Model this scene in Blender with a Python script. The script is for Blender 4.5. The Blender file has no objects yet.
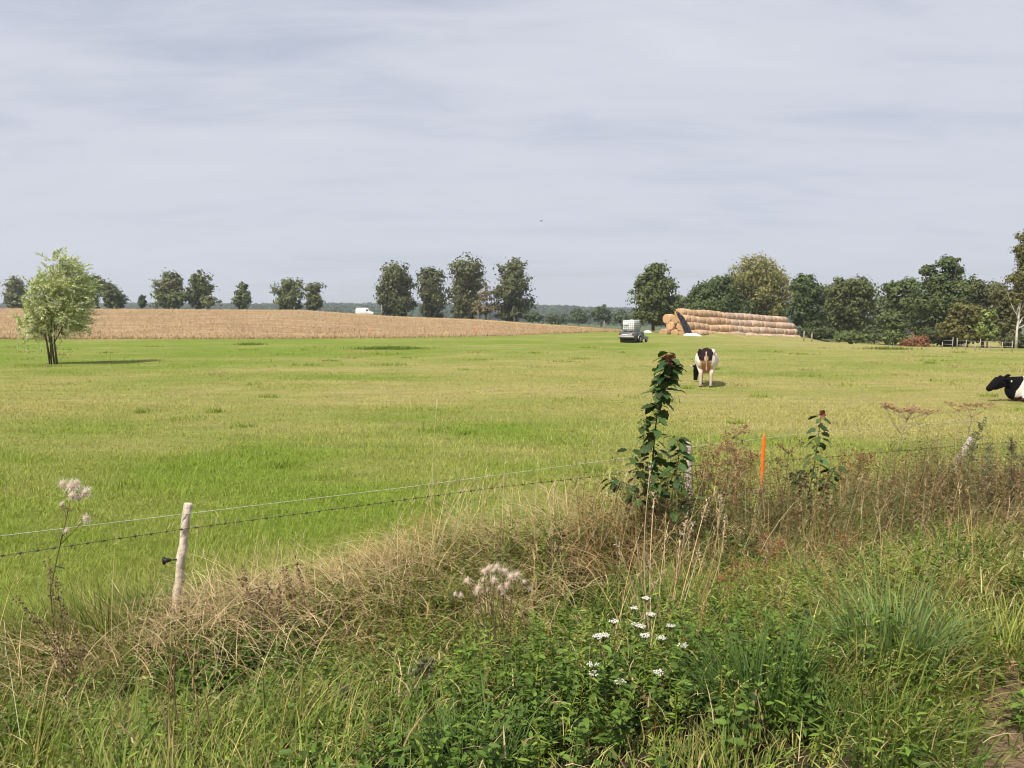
import bpy, bmesh, math, random
import numpy as np
from mathutils import Vector, Matrix

random.seed(7)
RNG = np.random.default_rng(11)
S = bpy.context.scene
COL = S.collection
CAMZ, FPX, PITCH = 2.75, 770.0, math.radians(5.34)
R = math.radians

# ------------------------------------------------------------------ noise
def _hash(ix, iy, seed):
    h = (ix.astype(np.int64) * 374761393 + iy.astype(np.int64) * 668265263 + seed * 1442695041) & 0xFFFFFFFF
    h = ((h ^ (h >> 13)) * 1274126177) & 0xFFFFFFFF
    h = h ^ (h >> 16)
    return (h & 0xFFFF) / 65535.0

def vnoise(x, y, seed=0):
    x = np.asarray(x, float); y = np.asarray(y, float)
    x0 = np.floor(x); y0 = np.floor(y)
    fx = x - x0; fy = y - y0
    fx = fx * fx * (3 - 2 * fx); fy = fy * fy * (3 - 2 * fy)
    a = _hash(x0, y0, seed); b = _hash(x0 + 1, y0, seed)
    c = _hash(x0, y0 + 1, seed); d = _hash(x0 + 1, y0 + 1, seed)
    return (a * (1 - fx) + b * fx) * (1 - fy) + (c * (1 - fx) + d * fx) * fy

def fbm(x, y, seed=0, octv=4):
    s = 0; a = .5; t = 0
    for k in range(octv):
        s = s + a * vnoise(np.asarray(x) * 2 ** k, np.asarray(y) * 2 ** k, seed + k * 17); t += a; a *= .5
    return s / t

def smooth(x, a, b):
    t = np.clip((np.asarray(x, float) - a) / (b - a), 0, 1)
    return t * t * (3 - 2 * t)

# ------------------------------------------------------------------ terrain
FA = np.array([-2.7, 6.4]); FT = np.array([.894, .447]); FN = np.array([.447, -.894])   # fence line, its direction, its side towards the road
def ts(X, Y):
    dx = np.asarray(X) - FA[0]; dy = np.asarray(Y) - FA[1]
    return dx * FT[0] + dy * FT[1], dx * FN[0] + dy * FN[1]
def from_ts(t, s):
    t = np.asarray(t); s = np.asarray(s)
    return FA[0] + t * FT[0] + s * FN[0], FA[1] + t * FT[1] + s * FN[1]

_tp = np.array([-2000, 200, 400, 500, 600, 700, 3000.])
_tyb = np.array([78, 78, 82, 88, 106, 112, 112.])
_tu = (_tp - 512) / FPX * (_tyb / (_tyb + 12))
def Yb(U): return np.interp(U, _tu, _tyb)
_cp = np.array([-2000, 0, 300, 400, 480, 540, 620, 660, 3000.])
_cy = np.array([190, 190, 190, 190, 190, 170, 140, 130, 130.])
_cz = np.array([308.5, 308.5, 310, 316.5, 319.5, 324, 329.5, 331, 331.])
_cu = (_cp - 512) / FPX * (_cy / (_cy + 12))
_ch = CAMZ - (_cz - 312) / FPX * _cy
def Yc(U): return np.interp(U, _cu, _cy)
def Zc(U): return np.interp(U, _cu, _ch)

SP = (22.9, 99.0)      # left front corner of the straw stack
def h(X, Y):
    X = np.asarray(X, float); Y = np.asarray(Y, float)
    U = X / np.maximum(Y + 12, 1.0)
    t, s = ts(X, Y)
    z = 1.10 * smooth(s, .9, 5.2) + (.10 + .46 * smooth(t, .5, 2.5) * (1 - .72 * smooth(t, 4.2, 6.2))) * np.exp(-((s - .55) / .72) ** 2)
    z = z + .10 * (fbm(X * .55, Y * .55, 3) - .5) * smooth(s, -1, .6) + .05 * (fbm(X * .25, Y * .25, 4) - .5)
    al = (X - SP[0]) * .725 + (Y - SP[1]) * .689; ac = (X - SP[0]) * -.689 + (Y - SP[1]) * .725
    z = z + .50 * np.exp(-((ac + 1.9) / 1.0) ** 2) * smooth(al, -1, 3) * (1 - smooth(al, 31, 36))
    z = z - .06 * np.maximum(X - 18, 0) * smooth(Y, 45, 110) * (1 - .5 * smooth(X, 45, 90))
    yb, yc, zc = Yb(U), Yc(U), Zc(U)
    r = np.clip((Y - yb) / (yc - yb), 0, 1)
    w = 1 - smooth(U, .15, .24)
    z = z + w * (zc - 0) * (1 - (1 - r) ** 1.6)
    far = np.maximum(Y - yc, 0)
    z = z - 9.0 * smooth(far, 0, 260)
    z = z + (12 + 9 * fbm(X * .003, Y * .001, 9)) * smooth(Y, 750, 1500)
    return z

# ------------------------------------------------------------------ camera rays
cp, sp = math.cos(PITCH), math.sin(PITCH)
def ray(px, py):
    a = (px - 512) / FPX; b = (384 - py) / FPX
    return np.array([a, cp + b * sp, -sp + b * cp])
def at(px, py):
    d = ray(px, py); k = 1.0; prev = 1.0
    while k < 4000:
        p = np.array([0, 0, CAMZ]) + d * k
        if p[2] < float(h(p[0], p[1])): break
        prev = k; k *= 1.02
    lo, hi = prev, k
    for _ in range(24):
        m = .5 * (lo + hi); p = np.array([0, 0, CAMZ]) + d * m
        if p[2] < float(h(p[0], p[1])): hi = m
        else: lo = m
    return np.array([p[0], p[1], float(h(p[0], p[1]))])
def atY(px, py, Y):
    d = ray(px, py); return np.array([0, 0, CAMZ]) + d * (Y / d[1])
def base(px, Y, py=330):
    p = atY(px, py, Y); return np.array([p[0], Y, float(h(p[0], Y))])
def on_fence(px, py, off=0.0):
    d = ray(px, py)
    k = (off - (-FA[0] * FN[0] - FA[1] * FN[1])) / (d[0] * FN[0] + d[1] * FN[1])
    return np.array([0, 0, CAMZ]) + d * k

# ------------------------------------------------------------------ materials
def srgb(r, g, b):
    f = lambda c: (c / 255 / 12.92) if c / 255 < .04045 else ((c / 255 + .055) / 1.055) ** 2.4
    return (f(r), f(g), f(b), 1)
def new_mat(name):
    m = bpy.data.materials.new(name); m.use_nodes = True
    nt = m.node_tree; bs = nt.nodes['Principled BSDF']
    return m, nt, bs
def N(nt, typ, **kw):
    n = nt.nodes.new(typ)
    for k, v in kw.items():
        if k.startswith('i_'):
            key = k[2:]
            key = int(key) if key.isdigit() else key.replace('_', ' ')
            n.inputs[key].default_value = v
        else: setattr(n, k, v)
    return n
def plain(name, c, rough=.7, metal=0, var=.12, scale=8, bump=0, spec=.3):
    m, nt, bs = new_mat(name)
    tc = N(nt, 'ShaderNodeTexCoord'); no = N(nt, 'ShaderNodeTexNoise', i_Scale=scale, i_Detail=6.0, i_Roughness=.6)
    nt.links.new(tc.outputs['Object'], no.inputs['Vector'])
    rp = N(nt, 'ShaderNodeValToRGB')
    rp.color_ramp.elements[0].position = .3; rp.color_ramp.elements[1].position = .7
    rp.color_ramp.elements[0].color = (*[max(0, x * (1 - var * 1.6)) for x in c[:3]], 1)
    rp.color_ramp.elements[1].color = (*[min(1, x * (1 + var)) for x in c[:3]], 1)
    nt.links.new(no.outputs['Fac'], rp.inputs['Fac']); nt.links.new(rp.outputs['Color'], bs.inputs['Base Color'])
    bs.inputs['Roughness'].default_value = rough; bs.inputs['Metallic'].default_value = metal
    bs.inputs['Specular IOR Level'].default_value = spec
    if bump:
        b = N(nt, 'ShaderNodeBump', i_Strength=bump, i_Distance=.03)
        nt.links.new(no.outputs['Fac'], b.inputs['Height']); nt.links.new(b.outputs['Normal'], bs.inputs['Normal'])
    return m
def leaf_mat(name, transl=.3, rough=.55, spec=.25):
    m, nt, bs = new_mat(name)
    at_ = N(nt, 'ShaderNodeAttribute', attribute_name='Col')
    nt.links.new(at_.outputs['Color'], bs.inputs['Base Color'])
    bs.inputs['Roughness'].default_value = rough; bs.inputs['Specular IOR Level'].default_value = spec
    tr = N(nt, 'ShaderNodeBsdfTranslucent'); mx = N(nt, 'ShaderNodeMixShader', i_0=transl)
    hs = N(nt, 'ShaderNodeHueSaturation', i_Saturation=1.15, i_Value=1.25)
    nt.links.new(at_.outputs['Color'], hs.inputs['Color']); nt.links.new(hs.outputs['Color'], tr.inputs['Color'])
    nt.links.new(bs.outputs[0], mx.inputs[1]); nt.links.new(tr.outputs[0], mx.inputs[2])
    nt.links.new(mx.outputs[0], nt.nodes['Material Output'].inputs['Surface'])
    return m
def vcol_mat(name, rough=.8, var=.1, scale=30, bump=0., spec=.2):
    m, nt, bs = new_mat(name)
    at_ = N(nt, 'ShaderNodeAttribute', attribute_name='Col')
    tc = N(nt, 'ShaderNodeTexCoord'); no = N(nt, 'ShaderNodeTexNoise', i_Scale=scale, i_Detail=5.0)
    nt.links.new(tc.outputs['Object'], no.inputs['Vector'])
    mr = N(nt, 'ShaderNodeMapRange', i_3=1 - var * 2, i_4=1 + var * 2)
    nt.links.new(no.outputs['Fac'], mr.inputs[0])
    vm = N(nt, 'ShaderNodeVectorMath', operation='SCALE')
    nt.links.new(at_.outputs['Color'], vm.inputs[0]); nt.links.new(mr.outputs[0], vm.inputs['Scale'])
    nt.links.new(vm.outputs[0], bs.inputs['Base Color'])
    bs.inputs['Roughness'].default_value = rough; bs.inputs['Specular IOR Level'].default_value = spec
    if bump:
        b = N(nt, 'ShaderNodeBump', i_Strength=bump, i_Distance=.02)
        nt.links.new(no.outputs['Fac'], b.inputs['Height']); nt.links.new(b.outputs['Normal'], bs.inputs['Normal'])
    return m

M = {}
M['leaf'] = leaf_mat('leaf')
M['grass'] = leaf_mat('grass_blade', .25, .6, .18)
M['straw'] = leaf_mat('dry_straw', .1, .65, .2)
M['weed'] = leaf_mat('weed_leaf', .22, .55, .2)
M['fluff'] = leaf_mat('seed_fluff', .5, .9, .0)
M['bark'] = plain('bark', (.10, .075, .05), .9, var=.35, scale=6, bump=.6)
M['birch'] = plain('birch_bark', (.55, .52, .47), .8, var=.3, scale=4, bump=.3)
M['post'] = plain('weathered_wood', (.58, .50, .40), .85, var=.28, scale=14, bump=.7)
M['greywood'] = plain('grey_wood', (.36, .32, .27), .85, var=.25, scale=9, bump=.4)
M['wire'] = plain('galvanised_wire', (.46, .47, .36), .6, .1, var=.2)
M['barb'] = plain('rusty_wire', (.09, .08, .065), .7, .3, var=.3)
M['black'] = plain('black_plastic', (.02, .02, .022), .5)
M['orange'] = plain('orange_plastic', (.95, .16, .015), .5, var=.08, scale=20)
M['white'] = plain('white_paint', (.78, .78, .76), .45, var=.06, scale=3)
M['tank'] = plain('white_tank_plastic', (.74, .76, .74), .4, var=.08, scale=3)
M['cage'] = plain('grey_steel_tube', (.30, .31, .31), .45, .5)
M['body'] = plain('grey_green_paint', (.065, .088, .083), .4, var=.18, scale=3, spec=.5)
M['dark'] = plain('dark_underside', (.022, .02, .02), .8)
M['tyre'] = plain('tyre_rubber', (.03, .03, .032), .8)
M['rim'] = plain('grey_rim', (.35, .35, .36), .4, .6)
M['bumper'] = plain('pale_bumper', (.40, .385, .385), .5)
M['red'] = plain('red_lens', (.25, .03, .025), .3)
M['glass'] = plain('dark_glass', (.03, .04, .045), .15, spec=.6)
M['tarp'] = plain('black_tarp', (.016, .016, .024), .65, var=.3, scale=3, bump=.6, spec=.2)
M['sheet'] = plain('white_plastic_sheet', (.62, .64, .66), .4, var=.1, scale=5, bump=.5)
M['hide'] = vcol_mat('cow_hide', .9, .06, 20, spec=.06)
M['eye'] = plain('eye', (.01, .01, .01), .2)
M['tag'] = plain('pale_tag', (.75, .72, .55), .5)

def bale_mat(name, c, endc):
    m, nt, bs = new_mat(name)
    tc = N(nt, 'ShaderNodeTexCoord'); oi = N(nt, 'ShaderNodeObjectInfo')
    ad = N(nt, 'ShaderNodeVectorMath', operation='ADD')
    sc = N(nt, 'ShaderNodeVectorMath', operation='SCALE'); sc.inputs[0].default_value = (37, 19, 53)
    nt.links.new(oi.outputs['Random'], sc.inputs['Scale'])
    nt.links.new(tc.outputs['Object'], ad.inputs[0]); nt.links.new(sc.outputs[0], ad.inputs[1])
    no = N(nt, 'ShaderNodeTexNoise', i_Scale=3.0, i_Detail=8.0, i_Roughness=.7)
    nt.links.new(ad.outputs[0], no.inputs['Vector'])
    n2 = N(nt, 'ShaderNodeTexNoise', i_Scale=40.0, i_Detail=3.0)
    nt.links.new(ad.outputs[0], n2.inputs['Vector'])
    rp = N(nt, 'ShaderNodeValToRGB'); e = rp.color_ramp.elements
    e[0].position = .3; e[1].position = .72
    e[0].color = (c[0] * .62, c[1] * .56, c[2] * .5, 1); e[1].color = (*[min(1, x * 1.15) for x in c], 1)
    nt.links.new(no.outputs['Fac'], rp.inputs['Fac'])
    at_ = N(nt, 'ShaderNodeAttribute', attribute_name='Col')
    mx = N(nt, 'ShaderNodeMix', data_type='RGBA'); mx.inputs[7].default_value = (*endc, 1)
    nt.links.new(at_.outputs['Fac'], mx.inputs[0]); nt.links.new(rp.outputs['Color'], mx.inputs[6])
    hs = N(nt, 'ShaderNodeHueSaturation')
    mr = N(nt, 'ShaderNodeMapRange', i_3=.78, i_4=1.15)
    nt.links.new(oi.outputs['Random'], mr.inputs[0]); nt.links.new(mr.outputs[0], hs.inputs['Value'])
    nt.links.new(mx.outputs[2], hs.inputs['Color'])
    nt.links.new(hs.outputs['Color'], bs.inputs['Base Color'])
    b = N(nt, 'ShaderNodeBump', i_Strength=.8, i_Distance=.04)
    nt.links.new(n2.outputs['Fac'], b.inputs['Height']); nt.links.new(b.outputs['Normal'], bs.inputs['Normal'])
    bs.inputs['Roughness'].default_value = .85; bs.inputs['Specular IOR Level'].default_value = .15
    return m
M['bale_orange'] = bale_mat('straw_orange', (.57, .40, .265), (.50, .31, .165))
M['bale_pale'] = bale_mat('straw_pale', (.59, .445, .345), (.46, .34, .24))

# ------------------------------------------------------------------ mesh builder
def mk(name, V, faces, mat, col=None, parent=None, smooth_=False):
    """V (n,3); faces: list of int arrays (m,k); one mesh object."""
    V = np.ascontiguousarray(V, dtype=np.float32).reshape(-1, 3)
    me = bpy.data.meshes.new(name)
    faces = [np.asarray(f, dtype=np.int32) for f in faces if len(f)]
    loops = np.concatenate([f.ravel() for f in faces])
    sizes = np.concatenate([np.full(len(f), f.shape[1], np.int32) for f in faces])
    starts = np.zeros(len(sizes), np.int32); starts[1:] = np.cumsum(sizes)[:-1]
    me.vertices.add(len(V)); me.vertices.foreach_set('co', V.ravel())
    me.loops.add(len(loops)); me.loops.foreach_set('vertex_index', loops)
    me.polygons.add(len(sizes)); me.polygons.foreach_set('loop_start', starts)
    if smooth_: me.polygons.foreach_set('use_smooth', np.ones(len(sizes), bool))
    if col is not None:
        c = np.ones((len(V), 4), np.float32); c[:, :3] = np.clip(col, 0, 1)
        a = me.color_attributes.new('Col', 'FLOAT_COLOR', 'POINT'); a.data.foreach_set('color', c.ravel())
    me.update(calc_edges=True); me.validate()
    if mat is not None: me.materials.append(mat)
    o = bpy.data.objects.new(name, me); COL.objects.link(o)
    if parent is not None: o.parent = parent
    return o

class MB:
    """collects verts / faces / colours of one mesh"""
    def __init__(s): s.V = []; s.F = []; s.C = []; s.n = 0
    def add(s, V, faces, col=(.5, .5, .5)):
        V = np.asarray(V, float).reshape(-1, 3)
        col = np.asarray(col, float)
        if col.ndim == 1: col = np.tile(col, (len(V), 1))
        s.V.append(V); s.C.append(col.reshape(-1, 3))
        for f in faces:
            if len(f): s.F.append(np.asarray(f, np.int64) + s.n)
        s.n += len(V); return s
    def box(s, c, d, rz=0, col=(.5, .5, .5), rx=0):
        v = np.array([[x, y, z] for x in (-.5, .5) for y in (-.5, .5) for z in (-.5, .5)]) * np.array(d)
        if rx:
            a, b = math.cos(rx), math.sin(rx); v = v @ np.array([[1, 0, 0], [0, a, b], [0, -b, a]])
        if rz:
            a, b = math.cos(rz), math.sin(rz); v = v @ np.array([[a, b, 0], [-b, a, 0], [0, 0, 1]])
        f = [[0, 1, 3, 2], [4, 6, 7, 5], [0, 4, 5, 1], [2, 3, 7, 6], [0, 2, 6, 4], [1, 5, 7, 3]]
        return s.add(v + np.array(c), [f], col)
    def tube(s, P, r, sides=6, col=(.5, .5, .5), ry=None, up=None, cap=True):
        """tube along P; r half-width across, ry half-height (defaults to r)"""
        P = np.asarray(P, float); n = len(P)
        r = np.broadcast_to(np.asarray(r, float), (n,)); ry = r if ry is None else np.broadcast_to(np.asarray(ry, float), (n,))
        T = np.gradient(P, axis=0); T /= np.linalg.norm(T, axis=1)[:, None] + 1e-9
        ref = np.array(up if up is not None else ([0, 0, 1] if abs(T[:, 2]).mean() < .8 else [0, 1, 0]), float)
        A = np.cross(T, ref); A /= np.linalg.norm(A, axis=1)[:, None] + 1e-9
        B = np.cross(A, T)
        th = np.linspace(0, 2 * np.pi, sides, endpoint=False)
        V = P[:, None] + A[:, None] * (np.cos(th)[None, :, None] * r[:, None, None]) + B[:, None] * (np.sin(th)[None, :, None] * ry[:, None, None])
        i = np.arange(n - 1)[:, None] * sides; j = np.arange(sides)[None]; j2 = (j + 1) % sides
        q = np.stack([i + j, i + j2, i + sides + j2, i + sides + j], -1).reshape(-1, 4)
        V = V.reshape(-1, 3); F = [q]
        if cap:
            k = len(V); V = np.vstack([V, P[0], P[-1]])
            jj = np.arange(sides); j2 = (jj + 1) % sides
            F.append(np.stack([np.full(sides, k), j2, jj], -1))
            F.append(np.stack([np.full(sides, k + 1), (n - 1) * sides + jj, (n - 1) * sides + j2], -1))
        if np.ndim(col) == 2:
            c = np.repeat(np.asarray(col, float), sides, 0)
            if cap: c = np.vstack([c, np.asarray(col, float)[0], np.asarray(col, float)[-1]])
            col = c
        return s.add(V, F, col)
    def ball(s, c, r, col=(.5, .5, .5), nu=10, nv=7, jit=0):
        r = np.broadcast_to(np.asarray(r, float), (3,))
        V = [[0, 0, 1]]
        for i in range(1, nv):
            a = math.pi * i / nv
            for j in range(nu):
                b = 2 * math.pi * j / nu; V.append([math.sin(a) * math.cos(b), math.sin(a) * math.sin(b), math.cos(a)])
        V.append([0, 0, -1]); V = np.array(V)
        if jit: V = V * (1 + jit * (RNG.random((len(V), 1)) - .5))
        T = [[0, 1 + j, 1 + (j + 1) % nu] for j in range(nu)]; k = len(V) - 1; o = 1 + (nv - 2) * nu
        T += [[k, o + (j + 1) % nu, o + j] for j in range(nu)]
        Q = [[1 + i * nu + j, 1 + (i + 1) * nu + j, 1 + (i + 1) * nu + (j + 1) % nu, 1 + i * nu + (j + 1) % nu] for i in range(nv - 2) for j in range(nu)]
        return s.add(V * r + np.array(c), [T, Q], col)
    def blades(s, *a, **k):
        V, F, C = blades(*a, **k); return s.add(V, [F], C)
    def leaves(s, *a, **k):
        V, F, C = leaves(*a, **k); return s.add(V, [F], C)
    def build(s, name, mat, parent=None, smooth_=False):
        by = {}
        for f in s.F: by.setdefault(f.shape[1], []).append(f)
        return mk(name, np.concatenate(s.V), [np.concatenate(v) for v in by.values()], mat, np.concatenate(s.C), parent, smooth_)

def unit(v): return v / (np.linalg.norm(v, axis=-1, keepdims=True) + 1e-9)

def blades(P, L, W, head, lean, droop, col, segs=3, tip=None, twist=None, wexp=2.0):
    """curved tapering ribbons: P (n,3), the rest (n,) or scalars, col (n,3)"""
    P = np.asarray(P, float); n = len(P)
    L, W, head, lean, droop = [np.broadcast_to(np.asarray(x, float), (n,)) for x in (L, W, head, lean, droop)]
    t = np.linspace(0, 1, segs + 1)[None]
    hx, hy = np.cos(head)[:, None], np.sin(head)[:, None]
    out = L[:, None] * lean[:, None] * (.35 * t + .65 * t ** 1.9)
    up = L[:, None] * (np.sqrt(np.clip(1 - np.minimum(lean, .96) ** 2, .05, 1))[:, None] * t - droop[:, None] * t ** 2.6)
    C = np.stack([P[:, :1] + hx * out, P[:, 1:2] + hy * out, P[:, 2:] + up], -1)
    tw = RNG.uniform(-1.2, 1.2, n) if twist is None else np.broadcast_to(twist, (n,))
    sd = np.stack([-np.sin(head + tw), np.cos(head + tw), np.zeros(n)], -1)
    w = .5 * W[:, None] * (1 - .93 * t ** wexp)
    V = np.stack([C - sd[:, None] * w[..., None], C + sd[:, None] * w[..., None]], 2)
    k = (segs + 1) * 2
    i = np.arange(n)[:, None] * k + np.arange(segs)[None] * 2
    F = np.stack([i, i + 1, i + 3, i + 2], -1).reshape(-1, 4)
    col = np.broadcast_to(np.asarray(col, float), (n, 3))
    if tip is None: cc = np.repeat(col, k, 0)
    else:
        tip = np.broadcast_to(np.asarray(tip, float), (n, 3))
        m = (t ** 2)[..., None]
        cc = np.repeat((col[:, None] * (1 - m) + tip[:, None] * m).reshape(-1, 3), 2, 0)
    return V.reshape(-1, 3), F, cc

def leaves(P, D, Nn, L, W, col, droop=.12, fold=.1):
    """leaf blades folded along the midrib"""
    P = np.asarray(P, float); n = len(P)
    D = unit(np.asarray(D, float)); Sd = unit(np.cross(D, Nn)); U = np.cross(Sd, D)
    L = np.broadcast_to(np.asarray(L, float), (n,)); W = np.broadcast_to(np.asarray(W, float), (n,))
    tpl = np.array([[0, 0, 0], [.28, -.42, fold], [.3, 0, 0], [.28, .42, fold], [.66, -.36, fold * .6 - droop * .4], [.66, 0, -droop * .45], [.66, .36, fold * .6 - droop * .4], [1, 0, -droop]])
    V = P[:, None] + D[:, None] * (tpl[None, :, :1] * L[:, None, None]) + Sd[:, None] * (tpl[None, :, 1:2] * W[:, None, None]) + U[:, None] * (tpl[None, :, 2:] * L[:, None, None])
    T = np.array([[0, 1, 2], [0, 2, 3], [1, 4, 2], [4, 5, 2], [2, 5, 3], [5, 6, 3], [4, 7, 5], [5, 7, 6]])
    F = (np.arange(n)[:, None, None] * 8 + T[None]).reshape(-1, 3)
    return V.reshape(-1, 3), F, np.repeat(np.broadcast_to(np.asarray(col, float), (n, 3)), 8, 0)

def quads(P, Nn, Sz, col, asp=.62):
    """rhombic leaf clusters for trees seen from afar"""
    n = len(P); Nn = unit(Nn)
    A = unit(np.cross(Nn, RNG.normal(size=(n, 3)))); B = np.cross(Nn, A)
    Sz = np.broadcast_to(np.asarray(Sz, float), (n,))[:, None]
    V = np.stack([P - A * Sz, P + B * Sz * asp + Nn * Sz * .15, P + A * Sz, P - B * Sz * asp + Nn * Sz * .15], 1)
    F = np.arange(n * 4).reshape(n, 4)
    return V.reshape(-1, 3), F, np.repeat(col, 4, 0)

# ------------------------------------------------------------------ scene tags
def tag(o, label=None, cat=None, group=None, kind=None):
    if label: o['label'] = label
    if cat: o['category'] = cat
    if group: o['group'] = group
    if kind: o['kind'] = kind
    return o
def empty(name, loc, label, cat, group=None, rz=0):
    o = bpy.data.objects.new(name, None); COL.objects.link(o)
    o.location = tuple(float(x) for x in loc); o.rotation_euler = (0, 0, rz); o.empty_display_size = .2
    return tag(o, label, cat, group)

def jit_col(c, n, v=.18, hue=.06):
    c = np.asarray(c, float)
    k = 1 + v * RNG.normal(size=(n, 1)); g = hue * RNG.normal(size=(n, 1))
    return np.clip(c * k * np.hstack([1 + g, np.ones((n, 1)), 1 - g]), .004, 1)

# ------------------------------------------------------------------ ground
def yellow(X, Y):
    """how dry the pasture is at a point"""
    f = .30 + .30 * smooth(X / np.maximum(Y, 4), -.35, .35) + .28 * np.exp(-((Y - 26) / 9) ** 2) - .18 * smooth(Y, 40, 60) * (1 - smooth(X, 5, 30)) + .45 * smooth(Y, 52, 66) * smooth(X, 18, 32)
    return np.clip(f + 1.3 * (fbm(X * .10, Y * .22, 21) - .5) + 1.0 * (fbm(X * .38, Y * .6, 22) - .5), 0, 1)
G_GREEN = np.array([.155, .210, .030]); G_YEL = np.array([.29, .265, .095])
def pasture_col(X, Y):
    y = yellow(X, Y)[..., None]
    return G_GREEN * (1 - y) + G_YEL * y

def ground_mat(name, scale, bump, var, dist=.05):
    m, nt, bs = new_mat(name)
    at_ = N(nt, 'ShaderNodeAttribute', attribute_name='Col')
    tc = N(nt, 'ShaderNodeTexCoord')
    n1 = N(nt, 'ShaderNodeTexNoise', i_Scale=scale, i_Detail=8.0, i_Roughness=.7)
    n2 = N(nt, 'ShaderNodeTexNoise', i_Scale=scale * .12, i_Detail=6.0, i_Roughness=.65)
    mp = N(nt, 'ShaderNodeMapping'); mp.inputs['Scale'].default_value = (.6, 1.5, 1)
    nt.links.new(tc.outputs['Object'], mp.inputs[0])
    for n in (n1, n2): nt.links.new(mp.outputs[0], n.inputs['Vector'])
    ad = N(nt, 'ShaderNodeMath', operation='ADD'); nt.links.new(n1.outputs['Fac'], ad.inputs[0]); nt.links.new(n2.outputs['Fac'], ad.inputs[1])
    mr = N(nt, 'ShaderNodeMapRange', i_1=.6, i_2=1.4, i_3=1 - var, i_4=1 + var); nt.links.new(ad.outputs[0], mr.inputs[0])
    vm = N(nt, 'ShaderNodeVectorMath', operation='SCALE'); nt.links.new(at_.outputs['Color'], vm.inputs[0]); nt.links.new(mr.outputs[0], vm.inputs['Scale'])
    nt.links.new(vm.outputs[0], bs.inputs['Base Color'])
    bs.inputs['Roughness'].default_value = .95; bs.inputs['Specular IOR Level'].default_value = .1
    b = N(nt, 'ShaderNodeBump', i_Strength=bump, i_Distance=dist)
    nt.links.new(n1.outputs['Fac'], b.inputs['Height']); nt.links.new(b.outputs['Normal'], bs.inputs['Normal'])
    return m
M['pasture'] = ground_mat('pasture_turf', 9, .9, .42, .10)
M['stubble'] = ground_mat('stubble_soil', 2.2, .9, .55, .25)
M['farland'] = ground_mat('far_land', .3, .3, .3)

def strip(name, U, rows, mat, colf, kind='structure'):
    """ground strip over angles U; rows(U) -> list of Y arrays"""
    Ys = np.stack(rows)                              # (m, n)
    X = U[None] * (Ys + 12)
    Z = h(X, Ys)
    m, n = Ys.shape
    i = np.arange(m - 1)[:, None] * n + np.arange(n - 1)[None]
    F = np.stack([i, i + 1, i + n + 1, i + n], -1).reshape(-1, 4)
    V = np.stack([X, Ys, Z], -1).reshape(-1, 3)
    o = mk(name, V, [F], mat, colf(X, Ys).reshape(-1, 3), None, True)
    return tag(o, kind=kind)

U_END = .185
Ua = np.concatenate([np.linspace(-2.4, -.8, 40, endpoint=False), np.linspace(-.8, U_END, 130, endpoint=False), np.linspace(U_END, .9, 90, endpoint=False), np.linspace(.9, 2.4, 40)])
near = np.concatenate([np.arange(-11, 0, .5), np.arange(0, 15, .12), np.geomspace(15, 60, 70)])
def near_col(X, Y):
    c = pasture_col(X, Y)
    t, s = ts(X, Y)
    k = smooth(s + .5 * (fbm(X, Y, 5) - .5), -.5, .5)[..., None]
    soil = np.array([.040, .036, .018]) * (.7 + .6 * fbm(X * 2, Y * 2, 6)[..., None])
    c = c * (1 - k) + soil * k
    k2 = smooth(s + .8 * (fbm(X * 1.3, Y * 1.3, 8) - .5), 4.7, 5.2)[..., None] * smooth(X, .8, 1.8)[..., None]
    return c * (1 - k2) + np.array([.27, .19, .115]) * k2
rows_near = [np.full(len(Ua), y) for y in near]
rows_near += [60 + (Yb(Ua) - 60) * f for f in np.linspace(.04, 1, 26)]
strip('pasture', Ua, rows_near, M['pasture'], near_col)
Ul = Ua[Ua <= U_END + 1e-6]
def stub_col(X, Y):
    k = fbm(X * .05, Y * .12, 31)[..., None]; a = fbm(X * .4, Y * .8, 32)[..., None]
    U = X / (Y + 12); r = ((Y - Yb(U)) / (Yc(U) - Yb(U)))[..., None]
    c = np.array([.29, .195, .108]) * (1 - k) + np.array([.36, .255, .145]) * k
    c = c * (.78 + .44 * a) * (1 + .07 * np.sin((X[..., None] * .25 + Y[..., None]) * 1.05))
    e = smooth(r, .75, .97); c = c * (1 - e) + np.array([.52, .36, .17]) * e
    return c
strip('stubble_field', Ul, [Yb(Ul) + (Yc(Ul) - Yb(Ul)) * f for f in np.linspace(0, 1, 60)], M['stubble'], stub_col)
far_rows = lambda U: [Yc(U) + (5000 - Yc(U)) * f for f in np.concatenate([[0], np.geomspace(.001, 1, 60)])]
farcol = lambda X, Y: np.broadcast_to(np.array([.07, .10, .035]), X.shape + (3,)) * (.7 + .6 * fbm(X * .01, Y * .01, 41)[..., None])
strip('far_land', Ul, far_rows(Ul), M['farland'], farcol)
Ur = Ua[Ua >= U_END - 1e-6]
strip('far_meadow', Ur, [Yb(Ur) + (Yc(Ur) - Yb(Ur)) * f for f in np.linspace(0, 1, 30)], M['pasture'], pasture_col)
strip('far_land', Ur, far_rows(Ur), M['farland'], farcol)

# ------------------------------------------------------------------ vegetation masses (nobody could count them)
def scatter(n, tr, sr):
    t = RNG.uniform(*tr, n); s = RNG.uniform(*sr, n); X, Y = from_ts(t, s)
    ok = (Y > 1.2) & (np.abs(X) < .9 * Y + 1.2)
    return X[ok], Y[ok], s[ok], t[ok]
def blob(px, py, rt, rs, w=1.0):
    p = at(px, py); t0, s0 = ts(p[0], p[1])
    return (float(t0), float(s0), rt, rs, w)
def dens(t, s, blobs, b0=0.0):
    d = np.full(len(t), b0)
    for (t0, s0, rt, rs, w) in blobs: d = d + w * np.exp(-((t - t0) / rt) ** 2 - ((s - s0) / rs) ** 2)
    return d
def pos(X, Y): return np.stack([X, Y, h(X, Y)], -1)

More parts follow.
